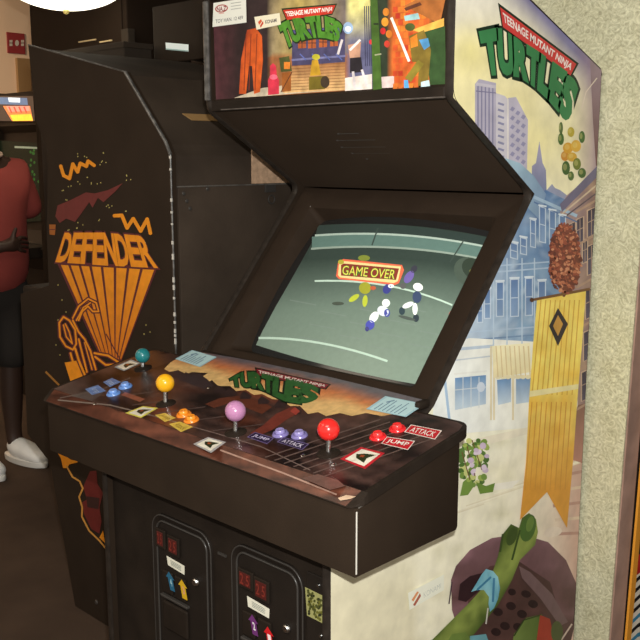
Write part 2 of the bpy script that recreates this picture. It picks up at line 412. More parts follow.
mp([(410, 38), (417, 34), (418, 46), (411, 48)], K(215, 125, 40), 5); mp([(419, 40), (428, 38), (430, 46), (424, 50)], K(80, 140, 185), 5)
mp([(404, 16), (418, 13), (420, 19), (405, 21)], K(150, 190, 190), 5); mq.oval(410, 27, 5, 4, K(75, 85, 40), 5)
mp([(404, 80), (408, 80), (409, 88), (404, 88)], K(90, 160, 210), 5); mp([(421, 82), (429, 80), (430, 86), (421, 87)], K(190, 215, 220), 5)
mp([(405, 78), (418, 60), (424, 64), (411, 82)], K(135, 120, 45), 5)
def logo(art, ban, top, bot, L, gcol, dark, red, white, t='TURTLES'):
    q = bilin(ban)
    art.poly([q(-.02, -.16), q(1.02, -.16), q(1.02, 1.16), q(-.02, 1.16)], dark, L)
    art.poly([q(0, 0), q(1, 0), q(1, 1), q(0, 1)], red, L+1)
    art.text('TEENAGE MUTANT NINJA', lambda u, v: q(.03+u*.94, .2+v*.6), white, L+2, offset=.03)
    fn = ribbon(top, bot)
    art.letters(t, fn, dark, L+1, offset=.13)
    art.letters(t, fn, gcol, L+2, offset=.07)
logo(mq, ((283, 10), (335.5, 5), (332, 13.5), (287, 20)), [(279, 27), (290, 21), (303, 19), (318, 17), (331, 18), (342, 26)], [(286, 47), (296, 40), (309, 36.5), (320, 35.5), (331, 37), (338, 41)], 5, K(75, 130, 40), K(30, 45, 20), K(190, 50, 35), K(245, 225, 215))
mq.build('marquee_print', MARQ, cab)['label'] = 'backlit printed header panel'
st = Art((0, MAY, 1.6), (0, -1, 0), base=.0025)
st.poly([(213.5, 3), (246, -2), (246.5, 22.5), (212.5, 27)], S(232, 232, 222), 0)
st.oval(221.5, 8.5, 6.5, 4, S(170, 60, 55), 1, -.15); st.oval(221.5, 8.5, 5.4, 3, S(232, 225, 218), 2, -.15)
st.text('NA.Z', bilin(((217, 7), (226, 6), (226, 10.5), (217, 11.5))), S(130, 35, 35), 3, .02)
for y in (4, 7, 10): st.line([(231, y-.6), (241, y-2)], .7, S(170, 170, 165), 1)
st.text('TOY HAN. 12 489', bilin(((215.5, 19.6), (243, 15.6), (243, 19), (215.5, 23.4))), S(115, 115, 115), 1, .01)
st.line([(219, 13.5), (224, 13)], .8, S(215, 150, 145), 1)
st.build('paper_label', PAPER, cab)['label'] = 'white paper label with a red oval mark'
st = Art((0, MAY, 1.6), (0, -1, 0), base=.0028)
st.poly([(254.3, 17), (279.6, 13), (281, 24.5), (256.5, 29.7)], S(240, 232, 205), 0)
st.poly([(258, 22), (261, 19), (262, 21.5), (259, 25)], S(215, 85, 45), 1); st.poly([(260, 25.5), (263, 21), (263.5, 23.5), (260.5, 28)], S(200, 70, 45), 1)
st.text('KONAMI', bilin(((265.2, 20.2), (276.5, 18.4), (276.8, 21.8), (265.5, 23.8))), S(80, 70, 75), 1, .02)
st.build('maker_sticker', PAPER, cab)['label'] = 'small cream sticker with an orange mark on the header'

# ---- bezel, tube and picture
dn = Vector((0, N[0]-D[0], N[1]-D[1])); BL = dn.length; dn.normalize(); bn = Vector((0, -dn.z, dn.y))
def bpnt(x, s, off): return Vector((x, D[0], D[1])) + dn*s - bn*off
def rrect(x0, x1, s0, s1, r, off, n=6):
    o = []
    for cx, cs, a0 in ((x1-r, s1-r, 0), (x0+r, s1-r, 90), (x0+r, s0+r, 180), (x1-r, s0+r, 270)):
        for i in range(n+1):
            a = math.radians(a0+90*i/n); o.append(bpnt(cx+r*math.cos(a), cs+r*math.sin(a), off))
    return o
bz = MB(); bm = bz.bm
loops = [rrect(-.3415, .3415, -.012, BL+.006, .0005, .030), rrect(-.3415, .3415, -.012, BL+.006, .0005, .012), rrect(-.283, .287, .030, .468, .012, .012), rrect(-.279, .283, .034, .464, .012, .015), rrect(-.262, .264, .056, .452, .02, .060)]
vl = [[bm.verts.new(p) for p in L] for L in loops]
for a, b_ in zip(vl, vl[1:]):
    for i in range(len(a)):
        j = (i+1) % len(a); bm.faces.new((a[i], a[j], b_[j], b_[i]))
bz.build('bezel', BEZ, cab, smooth=35)
MB().path([bpnt(-.281, .466, .0115), bpnt(-.262, .449, .056)], .0012, seg=6).build('crease_highlight', mat('crease_highlight_paint', (.4, .38, .35), .4), cab)  # light catching the recess corner, painted as a thin pale tube
R_ = 1.3; c0 = bpnt(0, .255, .055) - bn*math.sqrt(R_**2-.32**2)
cap = MB(); bm = cap.bm; G = []
for j in range(17):
    row = []
    for i in range(21):
        p = bpnt(-.28+.56*i/20, .03+.445*j/16, .055); d = (p-c0); q = p-c0
        lat = q - bn*q.dot(bn); row.append(bm.verts.new(c0+lat+bn*math.sqrt(R_**2-lat.length_squared)))
    G.append(row)
for j in range(16):
    for i in range(20): bm.faces.new((G[j][i], G[j][i+1], G[j+1][i+1], G[j+1][i]))
tube_o = cap.build('picture_tube', mat('dark_tube_glass', (.02, .02, .02), .15), cab, smooth=80)
sc = Art(sphere=(c0, R_), base=.0006)
def topc(x): t = (x-322)/(492-322); return 225+(238-225)*t-11*4*t*(1-t)*.55
def scr_bg(px, py):
    ty = topc(px)
    c = mix(S(50, 62, 56), S(102, 119, 107), (py-ty-32)/50)
    if py > 300: c = mix(c, S(116, 132, 118), (py-300)/80)
    return c
P_top = [(318+(494-318)*i/12, topc(318+(494-318)*i/12)) for i in range(13)]
P_right = [(492, 242), (480, 262), (463, 293), (446, 324), (430, 353), (415, 384)]
P_bot = [(415-(415-256)*i/10, 384-(384-345)*(i/10)+5*4*(i/10)*(1-i/10)*.6) for i in range(1, 11)]
P_left = [(262, 332), (276, 306), (291, 280), (305, 255), (315, 237)]
sc.poly(P_top+P_right+P_bot+P_left, scr_bg, 0, grid=7)
def below(dy0, dy1, x0, x1, col, l=1):
    n = 14; a = [(x0+(x1-x0)*i/n, topc(x0+(x1-x0)*i/n)+dy0) for i in range(n+1)]; b_ = [(x, topc(x)+dy1) for x, _ in a]
    for i in range(n): sc.poly([a[i], a[i+1], b_[i+1], b_[i]], col, l)
below(1, 9, 319, 491, S(50, 62, 58)); below(9, 11, 315, 488, S(165, 182, 170)); below(11, 22, 312, 487, S(92, 118, 110)); below(22, 24, 311, 480, S(140, 155, 143)); below(24, 33, 309, 476, S(54, 66, 60))
sc.line([(378, 228), (372, 245)], 1.4, S(60, 72, 66), 3); sc.line([(464, 240), (450, 262)], 1.4, S(60, 72, 66), 3)
sc.oval(470, 272, 17, 14, S(72, 84, 74), 4, .6); sc.oval(474, 269, 13, 10, S(52, 62, 52), 5, .6); sc.oval(477, 273, 8, 4, S(110, 110, 62), 6, .3)
def curve(a, m, b_, w, col, l=3):
    pts = [((1-t)**2*a[0]+2*t*(1-t)*m[0]+t*t*b_[0], (1-t)**2*a[1]+2*t*(1-t)*m[1]+t*t*b_[1]) for t in [i/12 for i in range(13)]]
    sc.line(pts, w, col, l)
curve((315, 281), (390, 278), (452, 305), 1.8, S(178, 200, 184)); curve((259, 338), (320, 337), (387, 361), 2.2, S(168, 190, 174))
for k in range(14):
    x, y = 290+k*10, 300+((k*37) % 50); sc.line([(x, y), (x+26, y+5)], 1, S(112, 126, 116), 1)
# banner and small generic sprites
sc.poly([(338, 263), (343, 259), (402, 265), (404, 270), (399, 283), (395, 285), (339, 279), (336, 276)], S(225, 105, 75), 5)
sc.poly([(339, 264.5), (343, 261), (401, 266.5), (398, 281), (394, 283), (340, 277.5), (338, 275)], S(230, 205, 140), 6)
sc.poly([(341, 265), (344, 263.5), (399, 268.5), (396, 280), (341, 275.5)], S(130, 55, 45), 7)
sc.text('GAME OVER', bilin(((343, 265.5), (396, 270), (394, 279), (342, 274.5))), S(70, 105, 50), 8, .05)
sc.text('GAME OVER', bilin(((343, 265.5), (396, 270), (394, 279), (342, 274.5))), S(215, 210, 90), 9, .0)
def sprite(blobs):
    for x, y, rx, ry, c, rot in blobs: sc.oval(x, y, rx, ry, S(*c), 8, rot)
sprite([(364, 258, 6, 3, (120, 130, 55), 0), (341, 262, 3, 2.4, (170, 160, 60), 0), (365, 288, 6, 6, (150, 150, 50), .4), (354, 298, 6, 2.6, (175, 185, 60), -.6), (365, 301, 2.6, 6, (175, 185, 60), .1), (373, 288, 3, 2, (180, 90, 60), 0), (338, 303.5, 6, 1.8, (70, 78, 68), 0)])
sprite([(387, 289, 4, 5, (60, 65, 130), .5), (391, 286, 3, 2, (225, 232, 232), 0), (409, 277, 4, 7, (110, 95, 160), .6), (414, 269, 3, 4, (60, 60, 70), .6), (403, 286, 3, 3, (90, 90, 90), 0)])
sprite([(386, 303, 4, 4, (235, 240, 235), 0), (383, 311, 6, 5, (205, 212, 220), .5), (387, 313, 3, 4, (70, 75, 150), 0), (374, 317, 4, 6, (230, 235, 230), .6), (370, 325, 4.4, 5, (70, 75, 160), .5), (367, 329, 2, 2.4, (60, 60, 110), 0)])
sprite([(418, 287, 5, 4, (235, 240, 235), .3), (417, 297, 4.5, 6, (60, 72, 100), 0), (408, 305, 6, 2.6, (230, 235, 230), -.4), (415, 309, 2.6, 6, (230, 235, 230), 0), (402, 311, 3, 4, (50, 66, 72), 0), (416, 318, 3, 4, (50, 60, 66), 0), (407, 318, 9, 1.6, (75, 84, 78), .25)])
sc.oval(452, 314, 3, 5, S(165, 85, 80), 4, .5)
sc.build('screen_image', SCR, tube_o)

# ---- control panel
CX = .4775
MB().prism([(-CX, y, z) for y, z in ((-.340, .7755), (-.340, .892), (-.315, .9), (-.067, .946), (-.064, .940), (-.064, .782), (-.068, .7755))], (2*CX, 0, 0), bev=.003).build('control_box', BLK, cab, smooth=40)
pl = []
def rc(cx, cy_, r, a0, n=5): return [(cx+r*math.cos(math.radians(a0+90*i/n)), cy_+r*math.sin(math.radians(a0+90*i/n))) for i in range(n+1)]
TX = .486
plan = rc(TX-.024, -.346+.024, .024, 270) + rc(TX-.028, -.038-.028, .028, 0) + [(.345, -.038), (.341, -.034), (.341, .012), (-.341, .012), (-.341, -.034), (-.345, -.038)] + rc(-TX+.028, -.038-.028, .028, 90) + rc(-TX+.004, -.346+.004, .004, 180)
def ztop(y): return zt(y) if y >= -.322 else zt(-.322)+(y+.322)/(-.024)*(.8935-zt(-.322))
bm = bmesh.new(); bm.faces.new([bm.verts.new((x, y, 0)) for x, y in plan])
bmesh.ops.bisect_plane(bm, geom=bm.verts[:]+bm.edges[:]+bm.faces[:], plane_co=(0, -.322, 0), plane_no=(0, 1, 0))
ext = bmesh.ops.extrude_face_region(bm, geom=bm.faces[:])
low = [g_ for g_ in ext['geom'] if isinstance(g_, bmesh.types.BMVert)]; ls = set(low)
for v in bm.verts:
    if v in ls: v.co.z = min(zt(v.co.y)-.018, ztop(v.co.y)-.0015)
    else: v.co.z = ztop(v.co.y)
mb = MB(); mb.bm.free(); mb.bm = bm
mb.build('control_deck', BLK2, cab)
MB().box(.4772, .4787, -.3412, -.3385, .782, .888, .0005).build('chipped_corner', CHIP, cab)['label'] = 'white chipped corner of the black box'
tn = Vector((0, -.185, 1)).normalized(); TP = Vector((0, -.065, .965))
k_ = Art(TP, tn, base=.0003)
edge = [proj((x, y, zt(y))) for x, y in ([(.476, -.3215)] + [(.4785, -.07), (.472, -.05), (.455, -.0435)] + [(.3395, -.0435), (.3395, -.028), (.3395, .004), (-.3395, .004), (-.3395, -.0435), (-.455, -.0435), (-.472, -.05), (-.4785, -.07), (-.4785, -.3215)])]
def deck(px, py):
    P = hit(px, py, TP, tn); v = (nz(P.x*3, P.y*60, 1.0, 1)+nz(P.x*9, P.y*9, 1, 5))*.5
    
    c = mix(S(24, 17, 17), S(84, 60, 54), .40+v*1.7); r = nz(P.x*7, P.y*13, 1, 21)
    return mix(c, S(112, 58, 40), (r-.02)*2.2*max(0, 1-abs(P.x+.02)/.33))
k_.poly(edge, deck, 0, grid=5)
# dawn sky band along the rear
def sky(px, py):
    P = hit(px, py, TP, tn); t = (P.y+.10)/.1  # 0 front of glow, 1 rear
    c = mix(S(222, 182, 120), S(205, 120, 70), (t-.1)/.4+nz(P.x*9, P.y*20)*.6); c = mix(c, S(100, 92, 98), (t-.55)/.4+nz(P.x*5, P.y*12, 1, 4)*.4)
    return c
sk = [(171, 362), (180, 357), (200, 352), (231, 357), (263, 363), (330, 377), (380, 389), (424, 400), (418, 408), (400, 413), (382, 416), (366, 413), (352, 416), (340, 413), (326, 416), (318, 412), (308, 414), (300, 406), (290, 406), (282, 400), (272, 399), (262, 394), (254, 395), (246, 390), (236, 391), (230, 386), (218, 386), (212, 380), (206, 383), (200, 378), (208, 373), (192, 372), (186, 374), (178, 370), (170, 372), (164, 369)]
k_.poly(sk, sky, 1, grid=5)
# skyline teeth
for i in range(len(sk)):
    pass
for (x, y, w, h) in ((182, 376, 12, 4), (199, 381, 10, 4), (214, 389, 12, 4), (225, 392, 12, 4), (240, 395, 12, 4), (258, 400, 12, 4), (275, 404, 12, 4), (292, 410, 10, 4)):
    k_.poly([(x, y), (x+w*.3, y-h), (x+w*.6, y-h*.6), (x+w, y+1), (x+w*.8, y+4), (x, y+4)], S(50, 36, 36), 2)
k_.poly([(166, 372), (176, 371), (188, 376), (200, 374), (207, 379), (214, 386), (204, 389), (180, 380)], S(56, 44, 46), 2)
k_.poly([(205, 404), (220, 398), (238, 396), (262, 401), (272, 407), (262, 414), (232, 402), (214, 408)], S(92, 48, 34), 1)
k_.poly([(250, 433), (262, 426), (276, 414), (293, 406), (300, 412), (286, 420), (272, 430), (258, 436)], S(110, 50, 40), 2)
k_.poly([(290, 411), (295, 407), (300, 411), (296, 415)], S(150, 60, 50), 3)
k_.poly([(125, 392), (145, 399), (140, 402), (121, 395)], S(135, 80, 62), 2)
k_.poly([(118, 366), (140, 358), (170, 353), (182, 357), (160, 366), (140, 372)], S(66, 46, 40), 1)
k_.poly([(196, 352), (206, 353), (206, 354), (196, 353)], S(120, 90, 60), 2)
# roof planks to the right
for i in range(9):
    x0 = .30+i*.024
    a, b_ = proj((x0-.06, -.318, zt(-.318))), proj((x0+.02, -.10, zt(-.10)))
    if x0+.02 < .475: k_.line([a, b_], 1.1, S(96, 78, 72), 2)
for i in range(6): k_.line([proj((-.30+i*.09, -.29, zt(-.29))), proj((-.30+i*.09+.07, -.22, zt(-.22)))], .9, S(84, 68, 64), 1)
k_.line([(60, 398), (100, 390), (130, 378)], 1.2, S(92, 80, 76), 2); k_.line([(58, 400), (110, 405), (150, 415)], 1.4, S(125, 112, 104), 2)
k_.line([(150, 415), (215, 433), (262, 447), (310, 470)], 1.0, S(110, 92, 86), 2)
k_.poly([(70, 396), (96, 389), (104, 393), (92, 401)], S(78, 68, 66), 1)
k_.poly([(338, 498), (346, 495), (356, 496.5), (350, 499), (340, 500.5)], S(222, 190, 160), 2)
k_.poly([(302, 478), (330, 490), (345, 486), (338, 480), (318, 474)], S(105, 78, 70), 1)
# blue, yellow, violet and red labels
def lab(q, c, txt=None, bc=None, lcol=None, L=3):
    q = (q[1], q[2], q[3], q[0]); fn = bilin(q)
    k_.poly(list(q), lcol or S(225, 215, 205), L); k_.poly([fn(.03, .07), fn(.97, .07), fn(.97, .93), fn(.03, .93)], c, L+1)
    if txt: k_.text(txt, lambda u, v: fn(.12+u*.76, .24+v*.54), bc or S(244, 240, 230), L+2, .004)
lab(((85, 389), (98, 385), (106, 391), (92, 395)), S(95, 125, 180), 'Jump', S(175, 190, 215), S(110, 140, 190))
lab(((103, 382), (112, 378), (121, 382), (110, 387)), S(95, 125, 180), 'Attack', S(175, 190, 215), S(110, 140, 190))
lab(((155, 415), (165, 413), (176, 418), (165, 422)), S(205, 175, 75), 'Jump', S(120, 95, 40), S(215, 190, 90))
lab(((169, 424), (180, 421.5), (193, 427), (181, 432)), S(205, 175, 75), 'Attack', S(120, 95, 40), S(215, 190, 90))
lab(((247, 437), (255, 432), (274, 438), (267, 444)), S(42, 32, 60), 'JUMP', S(200, 190, 220), S(110, 95, 140))
lab(((277, 442), (283, 437), (309, 444), (302, 450)), S(42, 32, 60), 'ATTACK', S(215, 205, 225), S(110, 95, 140))
lab(((381, 443.5), (387, 436.5), (415, 441), (408, 450)), S(190, 35, 45), 'JUMP')
lab(((404, 432), (411, 424.5), (442, 430.5), (435, 439.5)), S(190, 35, 45), 'ATTACK')
def portrait(q, fr, L=3):
    fn = bilin(q); k_.poly(list(q), fr, L); k_.poly([fn(.1, .12), fn(.9, .12), fn(.9, .88), fn(.1, .88)], S(228, 222, 205), L+1)
    k_.poly([fn(.25, .75), fn(.35, .35), fn(.55, .2), (fn(.7, .4)), fn(.8, .8), fn(.5, .66)], S(45, 50, 30), L+2); k_.poly([fn(.45, .4), fn(.6, .35), fn(.62, .5), fn(.48, .52)], S(150, 70, 40), L+3)
portrait(((114, 367), (131, 359.5), (141, 363), (124, 371)), S(150, 160, 165))
portrait(((125, 413), (143, 406), (158, 408), (141, 418)), S(215, 205, 90))
portrait(((193, 444), (208, 437), (226, 442), (211, 453)), S(170, 165, 165))
portrait(((340, 459), (361, 447), (385, 453), (365, 469)), S(190, 40, 50))
logo(k_, ((256.5, 368.5), (329, 384.5), (325, 388.6), (257, 375)), [(230, 379), (242, 373), (254, 373), (268, 376), (282, 379), (300, 382), (318, 388)], [(232, 386), (243, 386), (256, 387), (268, 391), (280, 398), (296, 403), (316, 400)], 3, S(46, 92, 44), S(18, 32, 20), S(130, 35, 45), S(235, 215, 205))
k_.build('panel_overlay', PRINTG, cab)['label'] = 'printed control deck overlay with dusk rooftops'
# brown front roll
fa, fb = Vector((0, -.322, zt(-.322))), Vector((0, -.346, .8935)); fd = (fb-fa).normalized(); fnr = Vector((0, -fd.z, fd.y)); fnr = fnr if fnr.y < 0 else -fnr
fr = Art(fa, fnr, base=.0003)
def roll(px, py): v = nz(px*.02, py*.3, 1, 9)+nz(px*.1, py*.1)*.4; return mix(S(52, 27, 20), S(108, 62, 46), .35+v*1.1)
e2 = [proj((-.474, -.3225, zt(-.3225))), proj((.472, -.3225, zt(-.3225))), proj((.459, -.3452, .8943)), proj((-.474, -.3452, .8943))]
fr.poly(e2, roll, 0, grid=6)
fr.line([proj((.13, -.330, .9095)), proj((.30, -.332, .9074)), proj((.43, -.336, .9035))], 1.6, S(150, 118, 104), 1)
fr.build('front_roll_print', PRINTG, cab)
def sticker(q, name, lines, lb):
    s_ = Art(TP, tn, base=.0018); fn = bilin(q)
    s_.poly(list(q), S(160, 195, 205), 0); s_.poly([fn(.04, .06), fn(.96, .06), fn(.96, .94), fn(.04, .94)], S(182, 212, 216), 1)
    for i in range(lines):
        y = .16+.7*i/lines; s_.line([fn(.1, y), fn(.55+.3*((i*7) % 3)/2, y)], .7, S(95, 125, 150), 2)
    s_.line([fn(.65, .2), fn(.85, .3)], 1.2, S(110, 140, 160), 2)
    s_.build(name, PAPER, cab)['label'] = lb
sticker(((175, 359), (192, 350), (217, 357), (200, 367)), 'instruction_card', 7, 'pale blue instruction card at the left rear of the deck')
sticker(((366, 409), (385.5, 396), (425, 404), (406, 417)), 'instruction_card', 7, 'pale blue instruction card at the right rear of the deck')
# highlight on the seam under the deck, painted as a thin grey tube
for s_ in (1,):
    MB().path([(CX+.001, -.336, .8935), (CX+.001, -.067, .9475)], .0012, seg=6).build('seam_highlight_line', mat('seam_highlight', (.13, .115, .10), .4, var=.4, scale=40), cab)
# joysticks
def plast(name, c, k=1.0, rough=.22): return mat(name, S(*c, k), rough, spec=.5, coat=.2)
def stick(base, top, r, mt, lb):
    B = hit(*base, TP, tn)
    # height of the ball above the deck so that it sits on the shaft
    n_ = Vector((-FW.x, -FW.y, 0)).normalized(); T = hit(base[0], top, B, n_); h = T.z
    j = MB(); j.tube((B.x, B.y, B.z-.01), (B.x, B.y, h), .0048); j.lathe([(.0, .004), (.012, .004), (.021, .0008), (.021, -.001), (0, -.001)], B, tn)
    s_ = j.build('joystick', METAL, cab, smooth=40); s_['label'] = lb
    MB().lathe([(0, .0045), (.013, .0045), (.0215, .0012), (.0215, 0)], B+tn*.0006, tn).build('dust_washer', BLK2, s_, smooth=40)
    MB().ball((B.x, B.y, h), r, seg=32).build('ball_top', mt, s_, smooth=80)
stick((143, 368.5), 355.5, .0175, plast('teal_plastic', (35, 120, 125)), 'joystick with a dark teal ball')
stick((165.8, 404), 383, .0195, plast('yellow_plastic', (240, 175, 30)), 'joystick with a yellow ball')
stick((235.8, 433), 411, .0200, plast('lilac_plastic', (180, 125, 165)), 'joystick with a lilac ball')
stick((328.5, 454), 429.5, .0198, plast('red_plastic', (225, 42, 38)), 'joystick with a red ball')
def button(px, c, lb, r=.0125):
    B = hit(*px, TP, tn); m1, m2 = c
    o = MB().lathe([(0, .004), (r*.8, .004), (r*.84, .0052), (r*1.08, .0050), (r*1.25, .0025), (r*1.28, 0)], B, tn).build('push_button', m1, cab, smooth=40); o['label'] = lb
    MB().lathe([(0, .0098), (r*.35, .0102), (r*.62, .0108), (r*.74, .009), (r*.76, .003)], B, tn).build('plunger', m2, o, smooth=50)
bl = plast('blue_button', (95, 135, 200)), plast('blue_plunger', (110, 150, 215))
og = plast('orange_button', (225, 125, 30)), plast('orange_plunger', (240, 145, 40))
vi = plast('violet_button', (120, 110, 165)), plast('violet_plunger', (140, 130, 185))
rd = plast('red_button', (215, 35, 40)), plast('red_plunger', (235, 50, 50))
for p, c, lb in (((113.5, 394), bl, 'front blue button'), ((125.5, 387), bl, 'rear blue button'), ((184, 415), og, 'rear orange button'), ((191.5, 420.5), og, 'front orange button'), ((280.5, 434.5), vi, 'left violet button'), ((299.5, 436), vi, 'right violet button'), ((378, 437.5), rd, 'front red button'), ((397.5, 429.5), rd, 'rear red button')):
    button(p, c, lb)
bolts = MB()
for p in ((303, 455.5), (334, 464.5), (209, 388), (95, 404)):
    B = hit(*p, TP, tn); bolts = MB().lathe([(0, .002), (.003, .0017), (.0045, .0003), (.0045, 0)], B, tn, seg=12); bolts.build('deck_bolt', METAL, cab, smooth=40)
# small latch by the bezel foot
MB().box(.344, .358, -.03, .004, .968, .985, .005).build('latch', BLK2, cab, smooth=40)

# ---- coin doors
FYP = -.263
def door(x0, x1, z0, z1, lb):
    def loop(i, y, r):
        o = []
        for cx, cz, a0 in ((x1-i-r, z1-i-r, 0), (x0+i+r, z1-i-r, 90), (x0+i+r, z0+i+r, 180), (x1-i-r, z0+i+r, 270)):
            for k in range(9):
                a = math.radians(a0+90*k/8); o.append((cx+r*math.cos(a), y, cz+r*math.sin(a)))
        return o
    m_ = MB(); bm = m_.bm; L = [loop(0, FYP+.002, .04), loop(0, FYP-.004, .04), loop(.004, FYP-.0055, .036), loop(.009, FYP-.004, .032), loop(.012, FYP-.002, .030)]
    vs = [[bm.verts.new(p) for p in l] for l in L]
    for a, b_ in zip(vs, vs[1:]):
        for i in range(len(a)): bm.faces.new((a[i], a[(i+1) % len(a)], b_[(i+1) % len(a)], b_[i]))
    bm.faces.new(vs[-1])
    d = m_.build('coin_door', DMET, cab, smooth=30); d['label'] = lb
    p = loop(.016, FYP-.0035, .026); MB().path(p, .0022, seg=8, closed=True).build('door_rim', RIM, d, smooth=60)
    MB().path(loop(.002, FYP-.0045, .038), .0016, seg=8, closed=True).build('door_rim', RIM, d, smooth=60)
    return d
def FP(px, py, off=0): return hit(px, py, (0, FYP-off, 0), Vector((0, -1, 0)))
REDL = mat('dim_red_lamp', (.06, .010, .008), .4, emit=(.5, .03, .015), es=.02)
def coin(d, X, Z, lock, wins, white, arrows, wl):
    W = MB()
    for q in wins:
        P = [FP(*p, .004) for p in q]; x0, x1 = min(p.x for p in P), max(p.x for p in P); z0, z1 = min(p.z for p in P), max(p.z for p in P)
        MB().box(x0-.006, x1+.006, FYP-.0085, FYP-.003, z0-.006, z1+.006, .0015).build('price_window', BLK2, d)
        w = MB().box(x0, x1, FYP-.0095, FYP-.007, z0, z1, .0006).build('red_lens', REDL, d)
        a = Art((0, FYP-.0095, 0), (0, -1, 0), base=.0002); xm, zm = (x0+x1)/2, (z0+z1)/2
        a.text('2 5', bilin((proj((x0+.003, FYP-.0097, zm+.011)), proj((x1-.003, FYP-.0097, zm+.011)), proj((x1-.003, FYP-.0097, zm-.011)), proj((x0+.003, FYP-.0097, zm-.011)))), S(120, 45, 35), 0, .01)
        a.build('price_figures', PAPER, d)
    a = Art((0, FYP-.0025, 0), (0, -1, 0), base=.0002); a.poly(white, S(225, 222, 205), 0); fn = bilin(white)
    for y in (.3, .45, .6, .75): a.line([fn(.2, y), fn(.8, y)], .55, S(120, 130, 125), 1)
    a.build('coin_label', PAPER, d)
    for (c, t, num, q) in arrows:
        fn = bilin(q); a = Art((0, FYP-.0085, 0), (0, -1, 0), base=.0003)
        out = [fn(*p) for p in ((.5, 0), (1, .36), (.78, .36), (.78, 1), (.22, 1), (.22, .36), (0, .36))]
        a.poly(out, c, 1); a.text(num, lambda u, v: fn(.4+u*.2, .38+v*.36), t, 2, .03); a.build('player_arrow', PAPER, d)
    # return slots
    for dx in (0, 1):
        x = X+dx*.045
        MB().box(x, x+.036, FYP-.0085, FYP-.002, Z, Z+.05, .002).build('coin_chute', BLK2, d)
    MB().box(X-.004, X+.09, FYP-.011, FYP-.002, Z-.012, Z-.006, .0015).build('chute_lip', RIM, d)
    MB().box(X, X+.086, FYP-.009, FYP-.002, Z-.085, Z-.02, .004).build('return_cup', BLK2, d)
    B = FP(*lock, .003); MB().lathe([(0, .006), (.006, .006), (.008, .004), (.0095, 0)], B, (0, -1, 0), seg=20).build('lock', METAL, d, smooth=40)
dA = door(-.185, .018, .34, .690, 'left coin door'); dB = door(.080, .283, .34, .700, 'right coin door')
coin(dA, -.150, .515, (196, 582), [((158.5, 530), (164.6, 546)), ((170, 537), (178.5, 554.5))], [(166.5, 555.5), (184.5, 566), (184.5, 575), (168, 565)],
     [(S(40, 95, 125), S(150, 190, 200), '4', ((164.5, 569), (173, 574), (177, 593), (168.5, 589))), (S(205, 165, 35), S(215, 150, 120), '3', ((177, 577), (186, 582), (189.5, 601.5), (180.5, 597)))], 0)
coin(dB, .115, .515, (287, 628.5), [((241, 570), (252, 588)), ((257, 579), (268, 600))], [(247, 595.7), (269.5, 609), (269, 618.5), (248, 606.5)],
     [(S(105, 50, 110), S(230, 225, 230), '2', ((247, 612), (257, 617), (260.5, 638), (250.5, 633))), (S(200, 30, 35), S(240, 225, 225), '1', ((262.5, 624), (272.5, 629), (276, 651), (266, 646)))], 0)
# licence plate bracket
b1, b2 = FP(304, 574), FP(325, 583)
br = MB().box(.290, .334, FYP-.003, FYP+.001, .47, .702, .0015).build('side_bracket', DMET, cab)
a = Art((0, FYP-.003, 0), (0, -1, 0), base=.0003); q = [(305, 587), (323.5, 596), (324, 624), (307, 615.5)]; fn = bilin(q)
a.poly(q, S(150, 148, 95), 0)
for i in range(60):
    u, v = .12+.76*random.random(), .08+.84*random.random(); x, y = fn(u, v); a.oval(x, y, 1.3, 1.6, random.choice([S(70, 72, 32), S(98, 96, 40), S(46, 48, 26)]), 1+i % 3, n=6)
a.build('licence_label', PAPER, br)['label'] = 'mottled yellow green label beside the coin door'
for p in ((318.5, 585.5), (321, 636)):
    B = FP(*p, .003); MB().lathe([(0, .003), (.003, .0025), (.0045, 0)], B, (0, -1, 0), seg=14).build('screw', METAL, cab, smooth=40)
MB().box(.035, .06, FYP-.002, FYP+.001, .655, .66).build('panel_seam', RIM, cab)
# ================================================================== side artwork
def clip(pts, a, b):
    """keep the part of a polygon to the right-hand side (screen) of a->b"""
    def sd(p): return (b[0]-a[0])*(p[1]-a[1])-(b[1]-a[1])*(p[0]-a[0])
    o = []
    for i, p in enumerate(pts):
        q = pts[(i+1) % len(pts)]; s, t = sd(p), sd(q)
        if s >= 0: o.append(p)
        if (s >= 0) != (t >= 0):
            k = s/(s-t); o.append((p[0]+(q[0]-p[0])*k, p[1]+(q[1]-p[1])*k))
    return o
def PJ(y, z): return proj((PX-.0003, y, z))
SA = Art((PX-.0003, 0, 0), (1, 0, 0), base=.0004)
cM, cN, cD = PJ(M[0]+.001, M[1]), PJ(N[0]+.002, N[1]), PJ(D[0]+.002, D[1])
cT1, cT2 = PJ(.301, 1.751), PJ(.61, 1.635); cB = PJ(.6095, 0); cBt = PJ(.6095, 1.63)
cMt = PJ(M[0]+.001, 1.83); cF1, cF2 = PJ(-.275, .8), PJ(-.275, 0)
cG = PJ(-.275, .78)
yN = cN[1]
